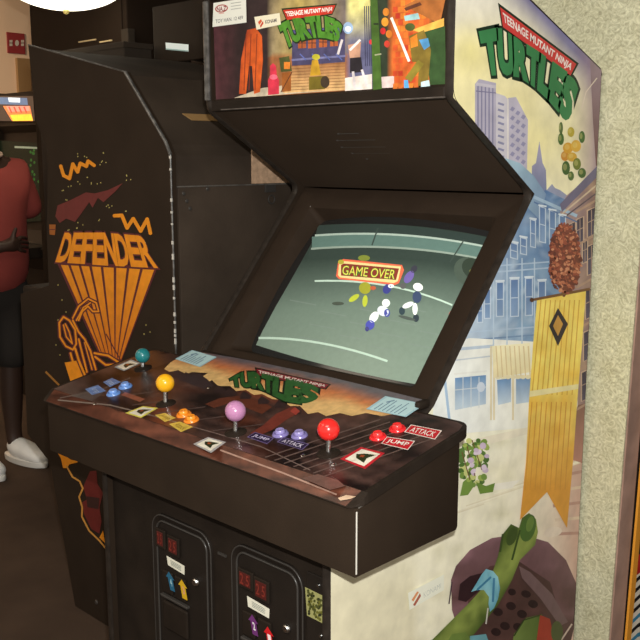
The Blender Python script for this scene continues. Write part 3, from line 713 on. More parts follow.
def sp(pts, col, layer=1, grid=0):
    pts = clip(clip(pts, cT1, cT2), cBt, cB)
    pts = clip(pts, (200, 650), (200, 0))
    if len(pts) < 3: return
    up = clip(clip(clip(pts, (700, yN), (0, yN)), cN, cM), cM, cMt)
    dn_ = clip(clip(pts, (0, yN), (700, yN)), cD, cN)
    dn_up = clip(dn_, (700, cD[1]), (0, cD[1])); dn_lo = clip(clip(dn_ if False else clip(clip(pts, (0, yN), (700, yN)), (0, cD[1]), (700, cD[1])), cF2, cF1), cBt, cB); dn_lo = clip(dn_lo, cG, cD)
    for q in (up, dn_up, dn_lo):
        q2 = []
        for p in q:
            if not q2 or math.hypot(p[0]-q2[-1][0], p[1]-q2[-1][1]) > .02: q2.append(p)
        if len(q2) > 2 and math.hypot(q2[0][0]-q2[-1][0], q2[0][1]-q2[-1][1]) < .02: q2.pop()
        if len(q2) >= 3:
            SA.poly(q2, col, layer, grid)
def sl(pts, w, col, layer=1):
    for (a, b) in zip(pts, pts[1:]):
        dx, dy = b[0]-a[0], b[1]-a[1]; L = math.hypot(dx, dy) or 1; nx, ny = -dy/L*w/2, dx/L*w/2
        sp([(a[0]+nx, a[1]+ny), (b[0]+nx, b[1]+ny), (b[0]-nx, b[1]-ny), (a[0]-nx, a[1]-ny)], col, layer)
def so(cx, cy_, rx, ry, col, layer=1, rot=0, n=22):
    c, q = math.cos(rot), math.sin(rot)
    sp([(cx+rx*math.cos(t)*c-ry*math.sin(t)*q, cy_+rx*math.cos(t)*q+ry*math.sin(t)*c) for t in [2*math.pi*i/n for i in range(n)]], col, layer)
def side_bg(px, py):
    w = nz(px, py, .02, 2)
    d = (py-(px-530)*.97)/1.39
    c = mix(S(238, 232, 214), S(243, 232, 178), (py-5)/55)
    c = mix(c, S(243, 236, 200), (px-505)/50+w)
    c = mix(c, S(240, 228, 150), max(0, 1-math.hypot(px-470, py-50)/32)*.8+max(0, 1-math.hypot(px-545, py-140)/60)*.5)
    c = mix(S(122, 118, 162), c, (d-7+(600-px)*.10)/24) if px > 490 else c
    if px > 570 and py < 175: c = mix(c, S(160, 135, 150), (px-572)/26)
    if py > 318:
        g = mix(S(252, 248, 226), S(246, 240, 214), (py-380)/120+w)
        g = mix(g, S(232, 212, 190), (px-500)/90*((py-400)/90) if py > 400 else 0)
        g = mix(g, S(226, 220, 188), nz(px+py*.6, py*1.4-px*.5, .05, 6)*1.4)
        g = mix(g, S(208, 172, 156), max(0, (px-552)/25)*max(0, min(1, (py-400)/60)))
        g = mix(g, S(228, 220, 190), (py-540)/50 if px < 420 else 0)
        c = mix(c, g, (py-330)/50)
    return c
full = [(300, -40), (640, -40), (640, 700), (300, 700)]
sp([(320, -25), (640, -25), (640, 900), (240, 900)], side_bg, 0, grid=9)
# skyscrapers
def tower(pts, c, l=1): sp(pts, c, l)
tower([(475, 84), (479, 79), (496, 83), (496, 172), (475, 150)], S(178, 172, 190))
for k in range(5): sl([(478+k*3.7, 86), (478+k*3.7, 160)], 1.3, S(130, 128, 155), 2)
sl([(476, 84), (496, 87)], 3, S(196, 190, 200), 3); sl([(476, 91), (496, 93)], 1, S(120, 115, 145), 3)
tower([(496, 93), (505, 96), (512, 104), (512, 185), (496, 172)], S(205, 200, 208))
for k in range(12): sl([(498, 103+k*6.5), (504, 105+k*6.5)], 2.2, S(140, 140, 170), 2)
tower([(508, 98), (516, 97), (528, 120), (527, 170), (522, 195), (508, 182)], S(190, 184, 200), 2)
for k in range(8):
    for j in range(3): sl([(511+j*5.4, 108+k*9+j*4), (514+j*5.4, 110+k*9+j*4)], 4, S(148, 145, 175), 3)
sl([(508, 99), (508, 185)], 1.2, S(228, 222, 215), 3)
# spire and the pale blue block at its foot
sp([(531, 205), (532, 166), (536, 163), (539.4, 141), (542.6, 163), (546, 170), (547, 205)], lambda x, y: mix(S(170, 165, 190), S(115, 125, 160), (y-150)/45), 2)
sp([(505, 158), (520, 163), (534, 176), (546, 194), (540, 220), (520, 200)], lambda x, y: mix(S(165, 195, 210), S(125, 150, 180), (x-515)/25), 3)
sp([(545, 192), (552, 184), (555, 188), (560, 190), (568, 196), (566, 210), (545, 206)], S(150, 155, 180), 2)
# blue town house
def blue(px, py):
    c = mix(S(96, 130, 172), S(140, 170, 198), (py-190)/150+nz(px, py, .05)*.5); c = mix(c, S(190, 208, 224), nz(px, py*2, .12, 3)*1.6); c = mix(c, S(70, 100, 150), nz(px*2, py, .1, 11)*1.2); return mix(c, S(196, 212, 226), (520-px)/60)
sp([(532, 194), (546, 190), (578, 206), (578, 352), (436, 352), (436, 330)], blue, 2, grid=6)
sl([(534, 197), (577, 216)], 3.2, S(165, 190, 212), 4); sl([(534, 202), (577, 222)], 1.4, S(90, 118, 160), 5)
def win(x, y, w, h, sh=.0, l=4, fr=(200, 214, 228), gl=(98, 128, 172)):
    sp([(x-1, y-1.5), (x+w+1, y-1.5+sh*w), (x+w+1, y+h+1+sh*w), (x-1, y+h+1)], S(*fr), l)
    sp([(x, y), (x+w, y+sh*w), (x+w, y+h+sh*w), (x, y+h)], lambda a, b: mix(S(*gl), S(150, 176, 206), (b-y)/h*.7), l+1)
    sl([(x, y+h*.5), (x+w, y+h*.5+sh*w)], .8, S(*fr), l+2); sl([(x-1.6, y-2), (x+w+1.6, y-2+sh*w)], 1.6, S(218, 228, 236), l+2)
for x, y, w, h in ((540, 207, 5, 34), (550, 211, 5, 34), (560, 216, 5, 28), (531, 220, 4, 26), (511, 243, 6, 14), (521, 238, 5, 15)): win(x, y, w, h, .3)
for x, y, w, h in ((497, 283, 6, 33), (511, 280, 7, 36), (526, 279, 6, 36), (485, 290, 5, 28), (478, 300, 4, 22), (539, 282, 6, 34)): win(x, y, w, h, -.05)
for x in (493.5, 507, 522, 534.5): sl([(x, 258), (x, 345)], 1.3, S(188, 206, 222), 7)
for y in (262, 268, 326, 334): sl([(470, y+6), (560, y-1)], 1.4, S(178, 198, 218) if y != 334 else S(120, 148, 180), 6)
# white shop front
sp([(436, 346), (470, 338), (540, 342), (560, 352), (560, 425), (432, 436)], lambda x, y: mix(S(236, 240, 238), S(246, 242, 222), (x-450)/60), 6)
sl([(448, 350), (494, 346)], 3, S(190, 205, 220), 7); sl([(440, 362), (492, 356)], 1.4, S(200, 208, 215), 7); sl([(444, 372), (450, 425)], 2.6, S(170, 195, 220), 7)
def shop(q, l=7):
    sp(q, lambda x, y: mix(S(110, 148, 190), S(195, 212, 225), (y-q[0][1])/(q[2][1]-q[0][1])+nz(x, y, .1)*.8), l)
shop([(455, 378), (486, 375), (486, 404), (455, 410)]); 
for x in (463, 471, 479): sl([(x, 377), (x, 408)], .8, S(215, 222, 225), 8)
sl([(455, 390), (486, 387)], .8, S(215, 222, 225), 8); so(481, 387, 4, 5, S(205, 215, 228), 8)
shop([(497, 380), (511, 378), (511, 402), (498, 405)]); shop([(516, 379), (531, 377), (530, 402), (516, 404)])
sl([(454, 374), (487, 371)], 1.6, S(232, 232, 225), 8)
for x in (491, 513, 494): sl([(x, 346), (x, 420)], 1.8, S(226, 212, 176), 8)
sp([(492, 346), (530, 343), (531, 372), (494, 378)], lambda x, y: mix(S(248, 240, 200), S(238, 224, 176), (y-345)/30), 9)
for k in range(8): sl([(496+k*4.6, 346), (498+k*4.6, 377)], 1.1, S(222, 200, 150), 10)
for k in range(7): so(498+k*5, 377, 2.6, 2.2, S(236, 224, 184), 10)
# brown house on the right
def brown(px, py): return mix(mix(S(165, 140, 140), S(120, 92, 88), (px-572)/28), S(190, 160, 130), nz(px, py*1.5, .09, 8)*1.2)
sp([(560, 212), (566, 196), (600, 168), (600, 410), (578, 415), (574, 300)], brown, 3, grid=6)
sp([(560, 204), (598, 165), (598, 176), (562, 212)], S(110, 105, 130), 4); sl([(562, 214), (598, 184)], 1.6, S(205, 185, 160), 5); sl([(562, 219), (598, 192)], 1.4, S(95, 80, 90), 5)
def bw(x, y, w, h):
    s_ = -.5
    sp([(x-1.3, y), (x+w+1.3, y+s_*w), (x+w+1.3, y+h+s_*w), (x-1.3, y+h)], S(196, 168, 146), 5)
    sp([(x, y+1), (x+w, y+1+s_*w), (x+w, y+h-1+s_*w), (x, y+h-1)], lambda a, b: mix(S(58, 50, 66), S(92, 84, 104), (b-y)/h+nz(a, b, .2)), 6)
    sl([(x+w/2, y), (x+w/2, y+h-1)], .8, S(170, 145, 130), 7); sl([(x, y+h*.45), (x+w, y+h*.45+s_*w)], .8, S(170, 145, 130), 7)
for x, y, w, h in ((569, 224, 6, 22), (577, 219, 6, 26), (588, 210, 7, 28), (583, 240, 4, 24), (588, 246, 7, 30), (586, 290, 8, 30), (584, 332, 9, 30), (582, 372, 9, 30), (596, 205, 3, 30)): bw(x, y, w, h)
for y in (206, 240, 282, 324, 366, 404): sl([(576, y+6), (600, y-8)], 2.2, S(176, 146, 126), 8); 
sp([(578, 405), (600, 400), (600, 470), (560, 455)], lambda x, y: mix(S(135, 100, 85), S(180, 130, 115), (y-405)/50), 4)
sp([(590, 60), (602, 60), (602, 175), (596, 165), (593, 120)], lambda x, y: mix(S(150, 130, 140), S(110, 75, 70), (y-90)/50), 3)
sl([(597, 78), (586, 92), (582, 108)], 1.0, S(220, 205, 190), 4)
# kerb and street lines
sp([(462, 442), (560, 420), (560, 426), (465, 450)], S(240, 232, 208), 7); sp([(480, 486), (520, 480), (512, 488), (482, 492)], S(243, 238, 222), 1)
for k in range(16):
    a = 300+k*16; sl([(340+k*14, 560-k*6), (400+k*14, 540-k*6)], 1.2, mix(S(232, 222, 192), S(246, 240, 216), (k % 3)/2), 1)
for k in range(7): sl([(545+k*2, 450+k*14), (600, 436+k*16)], 3, mix(S(190, 150, 135), S(222, 200, 175), (k % 2)), 1)
# round red brown tree top over a yellow street banner (plain stand-in for the figure)
def foliage(cx, cy_, rx, ry, n, cols, l, seed, r0=2.2, r1=4.2):
    rnd = random.Random(seed)
    for i in range(n):
        a, q = rnd.random()*6.283, math.sqrt(rnd.random()); x, y = cx+rx*q*math.cos(a), cy_+ry*q*math.sin(a)
        so(x, y, r0+rnd.random()*(r1-r0), r0+rnd.random()*(r1-r0), rnd.choice(cols), l+(i % 3), rnd.random()*3, n=8)
so(565, 258, 15.5, 34, S(118, 66, 50), 9, -.05)
foliage(565, 259, 16, 36, 420, [S(150, 78, 58), S(112, 56, 44), S(165, 92, 66), S(100, 52, 44), S(128, 66, 52), S(190, 116, 84), S(205, 140, 105)], 10, 3, 1.0, 2.4)
def yel(x, y): return mix(mix(S(250, 228, 118), S(238, 196, 80), abs(nz(x, y*.4, .09, 4))*1.7), S(222, 158, 62), (y-380)/110)
sl([(564, 270), (561, 420)], 4, S(96, 62, 46), 8)
sp([(537, 299), (586, 290), (582, 345), (577, 404), (573, 462), (567, 528), (547, 492), (520, 520), (526, 462), (529, 400), (533, 345)], yel, 9, grid=7)
for k in range(9): sl([(541+k*4.8, 300), (532+k*5.0, 395)], 1.0, S(212, 166, 70), 11)
for k in range(9): sl([(532+k*4.9, 402), (525+k*5.0, 490)], 1.0, S(212, 152, 66), 11)
sl([(532, 300), (590, 289)], 2.6, S(120, 84, 50), 12); so(532, 300, 2.2, 2.2, S(90, 60, 40), 13)
sp([(530, 391), (578.5, 384), (578, 389), (529.5, 397)], S(240, 228, 170), 12)
sp([(558, 308), (568, 324), (558, 346), (549, 326)], S(52, 46, 48), 12); sp([(558, 315), (563, 324), (558, 336), (553, 326)], S(200, 150, 70), 13)
so(553, 532, 9, 5, S(232, 216, 196), 8, -.2)
# balloons and the small bush
for x, y, rx, ry, c in ((571, 132, 3.4, 5, (190, 170, 60)), (561, 139, 3, 6, (75, 110, 50)), (568, 148, 5, 5.5, (215, 160, 50)), (576, 146, 5, 6, (222, 176, 70)), (582, 137, 3, 6, (70, 105, 50)), (565, 156, 4, 5, (205, 140, 50)), (572, 157, 5, 4.6, (210, 165, 60)), (566, 168, 4, 7, (66, 98, 46)), (577, 164, 4, 6, (110, 120, 50)), (582, 173, 4, 5, (70, 100, 48)), (571, 176, 3, 4.6, (84, 110, 56)), (561, 128, 2, 6, (90, 110, 60))):
    so(x, y, rx, ry, S(*c), 6); so(x-1, y-1, rx*.5, ry*.5, mix(S(*c), S(240, 230, 150), .25), 7)
foliage(474, 462, 15, 26, 60, [S(120, 150, 70), S(78, 110, 50), S(160, 180, 90), S(90, 120, 60), S(200, 205, 130)], 9, 11, 2, 4.2)
sp([(463, 482), (470, 476), (474, 486), (468, 495), (460, 496)], S(120, 150, 70), 11); sp([(476, 482), (486, 486), (495, 483), (493, 492), (480, 494)], S(110, 140, 62), 11)
foliage(478, 458, 9, 24, 12, [S(205, 185, 205), S(222, 205, 220)], 12, 12, 2, 3.6)
for a, b_ in (((462, 452), (470, 480)), ((467, 446), (475, 476)), ((472, 440), (482, 470))): sl([a, b_], 1, S(110, 80, 50), 12)
# open manhole with a green pipe, blue collar
sp([(451, 580), (456, 566), (470, 550), (492, 538), (520, 534), (548, 542), (566, 560), (577, 585), (578, 612), (566, 660), (470, 668), (452, 610)], lambda x, y: mix(mix(S(118, 86, 90), S(92, 64, 62), (y-545)/60), S(150, 110, 118), nz(x, y, .05)*1.2+max(0, (500-x)/45-(y-545)/40)), 9, grid=8)
sp([(466, 590), (490, 566), (520, 562), (550, 582), (562, 620), (540, 668), (480, 668)], lambda x, y: mix(S(78, 54, 50), S(98, 66, 62), nz(x, y, .06)*2), 10, grid=8)
for (x, y, rx, ry) in ((498, 612, 5, 4), (511, 606, 5, 4), (522, 614, 5, 4), (505, 626, 5, 4), (518, 627, 5, 4), (533, 604, 5, 4), (512, 592, 4, 3.4), (496, 600, 4, 3), (526, 594, 5, 3.6), (540, 622, 5, 5), (496, 632, 5, 4), (530, 634, 5, 4)): so(x, y, rx, ry, S(44, 27, 28), 11, .3)
sp([(460, 584), (470, 576), (486, 572), (480, 590), (466, 602), (458, 600)], S(50, 30, 34), 11)
sp([(519, 566), (530, 572), (552, 594), (568, 622), (560, 626), (540, 598), (522, 578)], S(116, 92, 92), 12)
sl([(577, 584), (574, 622)], 1.2, S(60, 40, 40), 12); sl([(452, 582), (449, 604)], 1.2, S(70, 50, 60), 12)
sl([(572, 624), (560, 642)], 1.6, S(210, 190, 175), 13)
def grn(x, y): return mix(mix(S(72, 92, 38), S(150, 165, 82), .5+math.sin((x*.8+y*.62)*.16)*.5), S(52, 72, 30), abs(nz(x, y, .08))*.8)
sp([(415, 668), (432, 640), (470, 602), (490, 580), (498, 556), (503, 534), (511, 524), (519, 528), (522, 518), (529, 513), (536, 519), (538, 532), (535, 545), (520, 560), (512, 580), (498, 605), (476, 632), (452, 660)], grn, 13, grid=6)
sl([(503, 534), (500, 552)], 2.2, S(60, 75, 34), 14); so(512, 536, 5, 10, S(66, 84, 38), 14, .35); so(528, 528, 7.5, 14, S(74, 104, 46), 14, .25); so(530, 524, 3.6, 8, S(105, 132, 62), 15, .25); sl([(520, 530), (512, 560)], 2, S(56, 76, 32), 14)
sp([(471, 592), (476, 584), (482, 574), (486, 569), (493, 571), (498, 577), (500, 588), (498, 599), (494, 608), (490, 612), (488.5, 604), (489, 597), (484, 590), (477, 590)], lambda x, y: mix(S(90, 160, 185), S(150, 205, 215), abs(nz(x, y, .15))*2), 15)
sl([(477, 590), (491, 577)], 2, S(60, 125, 160), 16); sl([(488, 608), (486, 624)], 1.4, S(205, 200, 190), 15); sl([(494, 578), (493, 602)], 2.2, S(70, 130, 165), 16)
sp([(508, 668), (514, 634), (526, 618), (542, 614), (544, 628), (536, 650), (524, 668)], lambda x, y: mix(S(120, 140, 72), S(80, 100, 44), (x-515)/25), 13)
sl([(514, 636), (524, 620), (541, 615)], 1.4, S(58, 70, 34), 14)
sp([(540, 615), (550, 619), (554, 640), (545, 668), (534, 660)], S(165, 62, 45), 14); so(557, 632, 6, 11, S(84, 92, 52), 14)
sp([(470, 636), (486, 634), (490, 645), (470, 648)], S(110, 165, 175), 15)
sp([(432, 668), (452, 634), (466, 632), (474, 645), (466, 668)], S(108, 130, 62), 14)
# lettering
logo(SA, ((500, 7), (576.3, 64), (570.5, 75.5), (503, 27)), [(480, 35), (500, 31), (518, 42), (534, 51), (549, 62), (564, 72), (578, 88)], [(487, 72), (502, 71), (519, 74), (533, 83), (545, 93), (557, 106), (568, 121)], 3, S(58, 128, 76), S(20, 44, 28), S(205, 62, 58), S(240, 228, 220))
SA.build('side_artwork', PRINT, cab)['label'] = 'full height printed street scene on the right flank'
s2 = Art((PX-.0003, 0, 0), (1, 0, 0), base=.0032)
s2.poly([(408, 593), (444, 574.5), (444, 590), (409.5, 610)], S(240, 240, 222), 0)
s2.poly([(411.5, 600), (417, 591.5), (419, 592), (413.5, 601.5)], S(222, 150, 105), 1); s2.poly([(413, 605), (420, 593), (421, 596), (415, 606)], S(175, 100, 80), 1)
s2.text('KONAMI', bilin(((423.5, 592.5), (441, 583), (441, 588), (424, 598)))	, S(205, 208, 196), 1, .0)
s2.build('maker_sticker', PAPER, cab)['label'] = 'small white sticker low on the printed flank'

# ================================================================== neighbour machine with orange lettering
DY, DYb = .080, .715
BKX = -.548
dc = empty('arcade_cabinet', (-.9, .4, 0), 'older black arcade machine with orange lettering on its side, standing back to the bright one', 'arcade machine')
dout = [(-1.131, 0), (-1.243, .465), (-1.385, .53), (-1.378, 1.006), (-1.19, 1.05), (-1.188, 1.208), (-1.156, 1.466), (-1.218, 1.55), (-1.242, 1.778), (-.737, 1.667), (-.565, 1.480), (BKX, 1.45), (BKX, 0)]
def shrink(o, d):
    c = Vector((-.85, .85)); return [tuple(Vector(p)+(c-Vector(p)).normalized()*d) for p in o]
for y0, sgn in ((DY, 1), (DYb, -1)):
    MB().prism([(x, y0, z) for x, z in dout], (0, .018*sgn, 0), bev=.0012, seg=1).build('side_panel', BLK, dc)
inn = [(-1.125, .02), (-1.23, .47), (-1.37, .54), (-1.363, .99), (-1.18, 1.035), (-1.10, 1.06), (-1.02, 1.40), (-1.15, 1.476), (-1.21, 1.556), (-1.232, 1.768), (-.742, 1.660), (-.572, 1.476), (BKX-.006, 1.447), (BKX-.006, .02)]
MB().prism([(x, DY+.018, z) for x, z in inn], (0, DYb-DY-.036, 0)).build('body', GREY, dc)
MB().box(BKX-.006, BKX-.002, DY+.024, DYb-.024, .08, 1.366, .001).build('back_door', GREY, dc)
MB().box(BKX-.004, BKX-.0005, DY+.02, DYb-.02, 1.366, 1.3695).build('door_seam', mat('seam_edge', (.09, .08, .07), .5, var=.4, scale=30), dc)
q1 = [hit(p[0], p[1], (BKX, 0, 0), Vector((1, 0, 0))) for p in ((252, 149), (253, 181))]
MB().box(BKX-.004, BKX+.001, q1[0].y, .60, 1.3705, q1[0].z+.01).build('bare_wood_patch', mat('raw_plywood', (.50, .32, .20), .8, var=.25, scale=60), dc)['label'] = 'patch of bare plywood'
P_ = hit(270, 189, (BKX, 0, 0), Vector((1, 0, 0)))
l_ = MB().box(BKX-.002, BKX+.004, P_.y-.02, P_.y+.02, 1.345, 1.366, .001); l_.build('hasp', RIM, dc)
MB().path([(BKX+.006, P_.y+.012*math.cos(t), 1.325+.012*math.sin(t)) for t in [i*math.pi/8 for i in range(16)]], .002, seg=6, closed=True).build('lock_ring', RIM, dc)
P_ = hit(193, 116, (BKX, 0, 0), Vector((1, 0, 0)))
cn = Vector((1.480-1.667, 0, -.565+.737)); cn = Vector((.187, 0, .172)).normalized()
C0 = Vector((-.572, 0, 1.476))
w0, w1 = hit(182, 114, C0, cn), hit(207, 117, C0, cn)
MB().prism([tuple(Vector((w0.x, w0.y, w0.z))+cn*.0005), tuple(Vector((w0.x, w1.y+.03, w0.z))+cn*.0005), tuple(Vector((w0.x+.016, w1.y+.03, w0.z-.0174))+cn*.0005), tuple(Vector((w0.x+.016, w0.y+.02, w0.z-.0174))+cn*.0005)], tuple(cn*.002)).build('bare_wood_slot', mat('raw_wood_slot', (.30, .17, .06), .8), dc)
# worn edges
ew = MB()
def edge_run(a, b, r): ew.path([a, b], r, seg=6)
edge_run((-1.242, DY+.001, 1.7785), (-.737, DY+.001, 1.6675), .0022); edge_run((-.737, DY+.001, 1.667), (-.565, DY+.001, 1.480), .005); edge_run((-.565, DY, 1.480), (BKX+.001, DY, 1.45), .005); edge_run((BKX+.001, DY, 1.45), (BKX+.001, DY, .02), .0028)
ew.build('edge_trim', SCUFF, dc, smooth=70)
rnd = random.Random(4)
for z in [1.44, 1.41, 1.33, 1.30, 1.27, 1.22, 1.18, 1.12, 1.10, 1.075, 1.03, 1.01, .99, .985, .975, .955]:
    h = .004+rnd.random()*.012; MB().box(BKX-.001, BKX+.0035, DY-.0035, DY+.001, z, z+h).build('edge_chip', CHIP, dc)
for (y, z) in ((.13, 1.33), (.14, 1.31), (.12, 1.35), (.43, 1.36), (.2, 1.36)):
    MB().lathe([(0, .002), (.004, .0016), (.0055, 0)], (BKX, y, z), (1, 0, 0), seg=12).build('screw', RIM, dc)
DA = Art((0, DY, 0), (0, -1, 0), base=.0014)
def cr(x0, y0, s): return lambda pts: [(x0+x/s, y0+y/s) for x, y in pts]
DK = 1.15
OR, PU, RD_ = S(214, 132, 26, DK), S(84, 34, 38, DK), S(96, 38, 36, DK)
def orng(x, y): return mix(S(212, 132, 26, DK), S(190, 104, 22, DK), (y-270)/90)
fan_t = [(58.8, 263.5), (156, 269)]; fan_b = [(99.8, 354), (121, 360)]
DA.poly([(58, 261), (157, 267), (156, 271), (121.5, 361), (99, 355), (57.5, 264)], PU, 0)
tops = [59.5, 69.5, 80, 90.5, 102, 115, 128, 141.5, 155.5]; bots = [100, 102, 106, 109.5, 112.5, 115, 117.2, 119.2, 121.5]
for i in range(8):
    a, b_ = tops[i]+1.3, tops[i+1]-1.3; c, d = bots[i]+.4, bots[i+1]-.4
    ty = lambda x: 264.8+(x-59)*.053; by = lambda x: 353.5+(x-100)*.3
    DA.poly([(a, ty(a)), (b_, ty(b_)), (d, by(d)), (c, by(c))], orng, 1)
fn = ribbon([(64, 234), (103, 234), (146, 237.5)], [(55.5, 260.8), (105, 264), (157, 266.6)])
DA.letters('DEFENDER', fn, PU, 1, offset=.075); DA.letters('DEFENDER', fn, OR, 2, offset=.035)
z1 = cr(40, 130, 4.571)
def zig(pts, w): 
    DA.line(pts, w, OR, 1)
    for p in pts: DA.oval(p[0], p[1], w*.5, w*.5, OR, 2, n=8)
zig(z1([(95, 165), (108, 208), (135, 222), (150, 155), (172, 192), (184, 152), (212, 166), (220, 142), (248, 162)]), 3.4)
zig(z1([(340, 392), (374, 390), (398, 448), (426, 405), (460, 462), (490, 407), (505, 472)]), 3.6)
DA.poly(z1([(80, 345), (140, 320), (210, 285), (250, 290), (310, 275), (378, 243), (345, 280), (290, 330), (265, 310), (240, 355), (225, 330), (190, 380), (160, 420), (120, 405), (90, 425), (70, 395)]), RD_, 0)
DA.poly(z1([(42, 432), (72, 432), (68, 480), (44, 478)]), S(140, 80, 30, DK), 0); DA.line(z1([(42, 455), (72, 455)]), 1, PU, 1)
for cx, cy_ in ((165, 115), (208, 118), (272, 155), (290, 112), (172, 240), (225, 240), (215, 218), (270, 250), (112, 275), (130, 262), (120, 325), (400, 205), (405, 235), (310, 352), (280, 410), (385, 362), (185, 428), (130, 450), (172, 455), (485, 525), (322, 350), (290, 150)):
    for k in range(2): x, y = 40+(cx+rnd.uniform(-12, 12))/4.571, 130+(cy_+rnd.uniform(-10, 10))/4.571; DA.oval(x, y, .55, .7, S(165, 155, 90, DK), 1, n=6)
for cx, cy_ in ((146, 325), (150, 332), (144, 334), (58, 285), (62, 300), (66, 312), (56, 345), (60, 355), (58, 320)): DA.oval(cx, cy_, .6, .8, S(165, 155, 90, DK), 1, n=6)
def dl(pts, w, l=2):
    DA.line(pts, w+2.6, PU, l); DA.line(pts, w, OR, l+1)
    for p in pts: DA.oval(p[0], p[1], (w+1.8)/2, (w+1.8)/2, PU, l, n=10); DA.oval(p[0], p[1], w/2, w/2, OR, l+1, n=10)
c4 = cr(40, 250, 4.264)
dl(c4([(140, 290), (165, 240), (205, 208), (240, 225), (250, 262), (225, 262), (205, 240), (180, 262), (165, 300)]), 1.6)
dl(c4([(155, 300), (185, 245), (215, 225)]), 1.4)
dl(c4([(100, 285), (82, 310), (85, 370), (110, 410), (140, 425), (155, 400), (150, 340), (125, 300), (100, 285)]), 1.8)
dl(c4([(100, 320), (112, 370), (138, 400), (125, 350), (108, 315)]), 1.4)
dl(c4([(140, 300), (165, 350), (190, 380), (215, 430), (238, 510)]), 1.8)
dl(c4([(165, 380), (180, 440), (200, 520)]), 1.8); dl(c4([(190, 395), (205, 450), (222, 510)]), 1.2)
dl(c4([(150, 420), (165, 470), (190, 530)]), 2.2); dl(c4([(130, 440), (140, 475)]), 2)
DA.poly(c4([(105, 480), (165, 470), (200, 530), (130, 560)]), OR, 2); dl(c4([(232, 440), (290, 450), (340, 482)]), 2); dl(c4([(235, 455), (280, 490), (320, 488)]), 2)
DA.line(c4([(25, 520), (80, 575)]), 2, S(140, 95, 40, DK), 1)
DA.line([(106, 334), (121, 361)], 1.2, PU, 2)
c5 = cr(0, 440, 3.2)
DA.line(c5([(165, -12), (180, 30), (196, 55)]), 1.6, OR, 1)
DA.poly(c5([(190, 38), (225, 62), (252, 70), (222, 78), (214, 90), (202, 90)]), OR, 1)
DA.line(c5([(212, 82), (232, 118), (255, 132), (265, 155), (253, 182), (263, 215), (262, 245), (285, 290), (318, 322), (338, 346)]), 1.7, S(185, 130, 60, DK), 2)
DA.poly(c5([(288, 100), (308, 98), (312, 140), (330, 170), (318, 215), (325, 260), (318, 300), (292, 285), (268, 235), (262, 200), (278, 190), (266, 150)]), S(92, 32, 28, DK), 1)
DA.poly(c5([(275, 180), (318, 185), (315, 222), (280, 215)]), S(52, 30, 26, DK), 2)
DA.poly(c5([(318, 312), (330, 290), (336, 330)]), OR, 2)
DA.build('stencil_artwork', PRINTD, dc)['label'] = 'orange and maroon lettering and fan of stripes'
MB().lathe([(0, .003), (.006, .0025), (.008, 0)], (-1.0, DY, .06), (0, -1, 0), seg=12).build('screw', RIM, dc)
# player side, away from the camera
MB().box(-1.40, -1.19, DY+.02, DYb-.02, .95, 1.03, .008).build('control_panel', BLK2, dc)
jb = MB().tube((-1.29, .28, 1.02), (-1.29, .28, 1.085), .005).build('joystick', METAL, dc); MB().ball((-1.29, .28, 1.09), .017).build('ball_top', rd[0], jb, smooth=80)
for y in (.42, .48, .54): MB().tube((-1.29, y, 1.02), (-1.29, y, 1.038), .013).build('push_button', plast('white_button', (220, 215, 200)), dc)
MB().prism([(-1.093, DY+.05, 1.075), (-1.093, DYb-.05, 1.075), (-1.022, DYb-.05, 1.385), (-1.022, DY+.05, 1.385)], (-.004, 0, .001)).build('screen', mat('dark_screen', (.02, .02, .025), .15), dc)
MB().box(-1.236, -1.224, DY+.03, DYb-.03, 1.58, 1.75).build('marquee', mat('far_marquee', (.3, .2, .1), .4, emit=(.9, .5, .2), es=.3), dc)

# ================================================================== things behind
def box_hit(p_tl, p_br, y):
    a, b_ = hit(*p_tl, (0, y, 0), Vector((0, -1, 0))), hit(*p_br, (0, y, 0), Vector((0, -1, 0))); return a, b_
BROWNB = mat('dark_brown_cabinet', (.020, .012, .0075), .8, spec=.1, var=.12, scale=3)
GREYB = mat('charcoal_cabinet', (.036, .027, .020), .8, spec=.1, var=.15, scale=3)
a, b_ = box_hit((29, 5), (128, 60), 1.15)
tc_ = empty('storage_cabinet', ((a.x+b_.x)/2, 1.4, 0), 'tall dark brown cupboard rising behind the machine with orange lettering, under the glowing lamp', 'cupboard')
MB().box(a.x, b_.x, 1.15, 1.65, 0, 2.25, .006).build('body', BROWNB, tc_)
MB().box(a.x+.05, b_.x-.03, 1.142, 1.151, .2, 2.2, .003).build('door', BROWNB, tc_)
MB().box(b_.x-.02, b_.x+.035, 1.13, 1.17, 0, 2.02, .004).build('side_post', GREYB, tc_)
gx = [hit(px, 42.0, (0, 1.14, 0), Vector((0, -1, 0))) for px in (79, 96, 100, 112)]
GLOW = mat('pale_glow_strip', (.62, .48, .26), .4, var=.2, scale=40)  # thin glowing slits of light, painted as pale yellow strips
for i in (0, 2): MB().box(gx[i].x, gx[i+1].x, 1.136, 1.1425, gx[i].z-.004, gx[i].z+.002).build('glow_strip', GLOW, tc_)
a, b_ = box_hit((147, 12), (212, 60), .95)
t2 = empty('arcade_cabinet', ((a.x+.3), 1.2, 0), 'charcoal machine half hidden behind the bright one, with a small white label', 'arcade machine')
gz = hit(150, 4, (0, .95, 0), Vector((0, -1, 0))).z
MB().prism([(a.x, .95, 0), (a.x, .95, 1.62), (a.x, 1.02, 1.70), (a.x, 1.02, gz), (a.x, 1.55, gz), (a.x, 1.55, 0)], (.62, 0, 0), bev=.004).build('body', GREYB, t2)
pa, pb = hit(158, 30, (0, .95, 0), Vector((0, -1, 0))), hit(200, 60, (0, .95, 0), Vector((0, -1, 0)))
MB().box(pa.x, a.x+.6, .925, 1.03, pb.z, gz-.02, .004).build('header_box', BLK, t2)
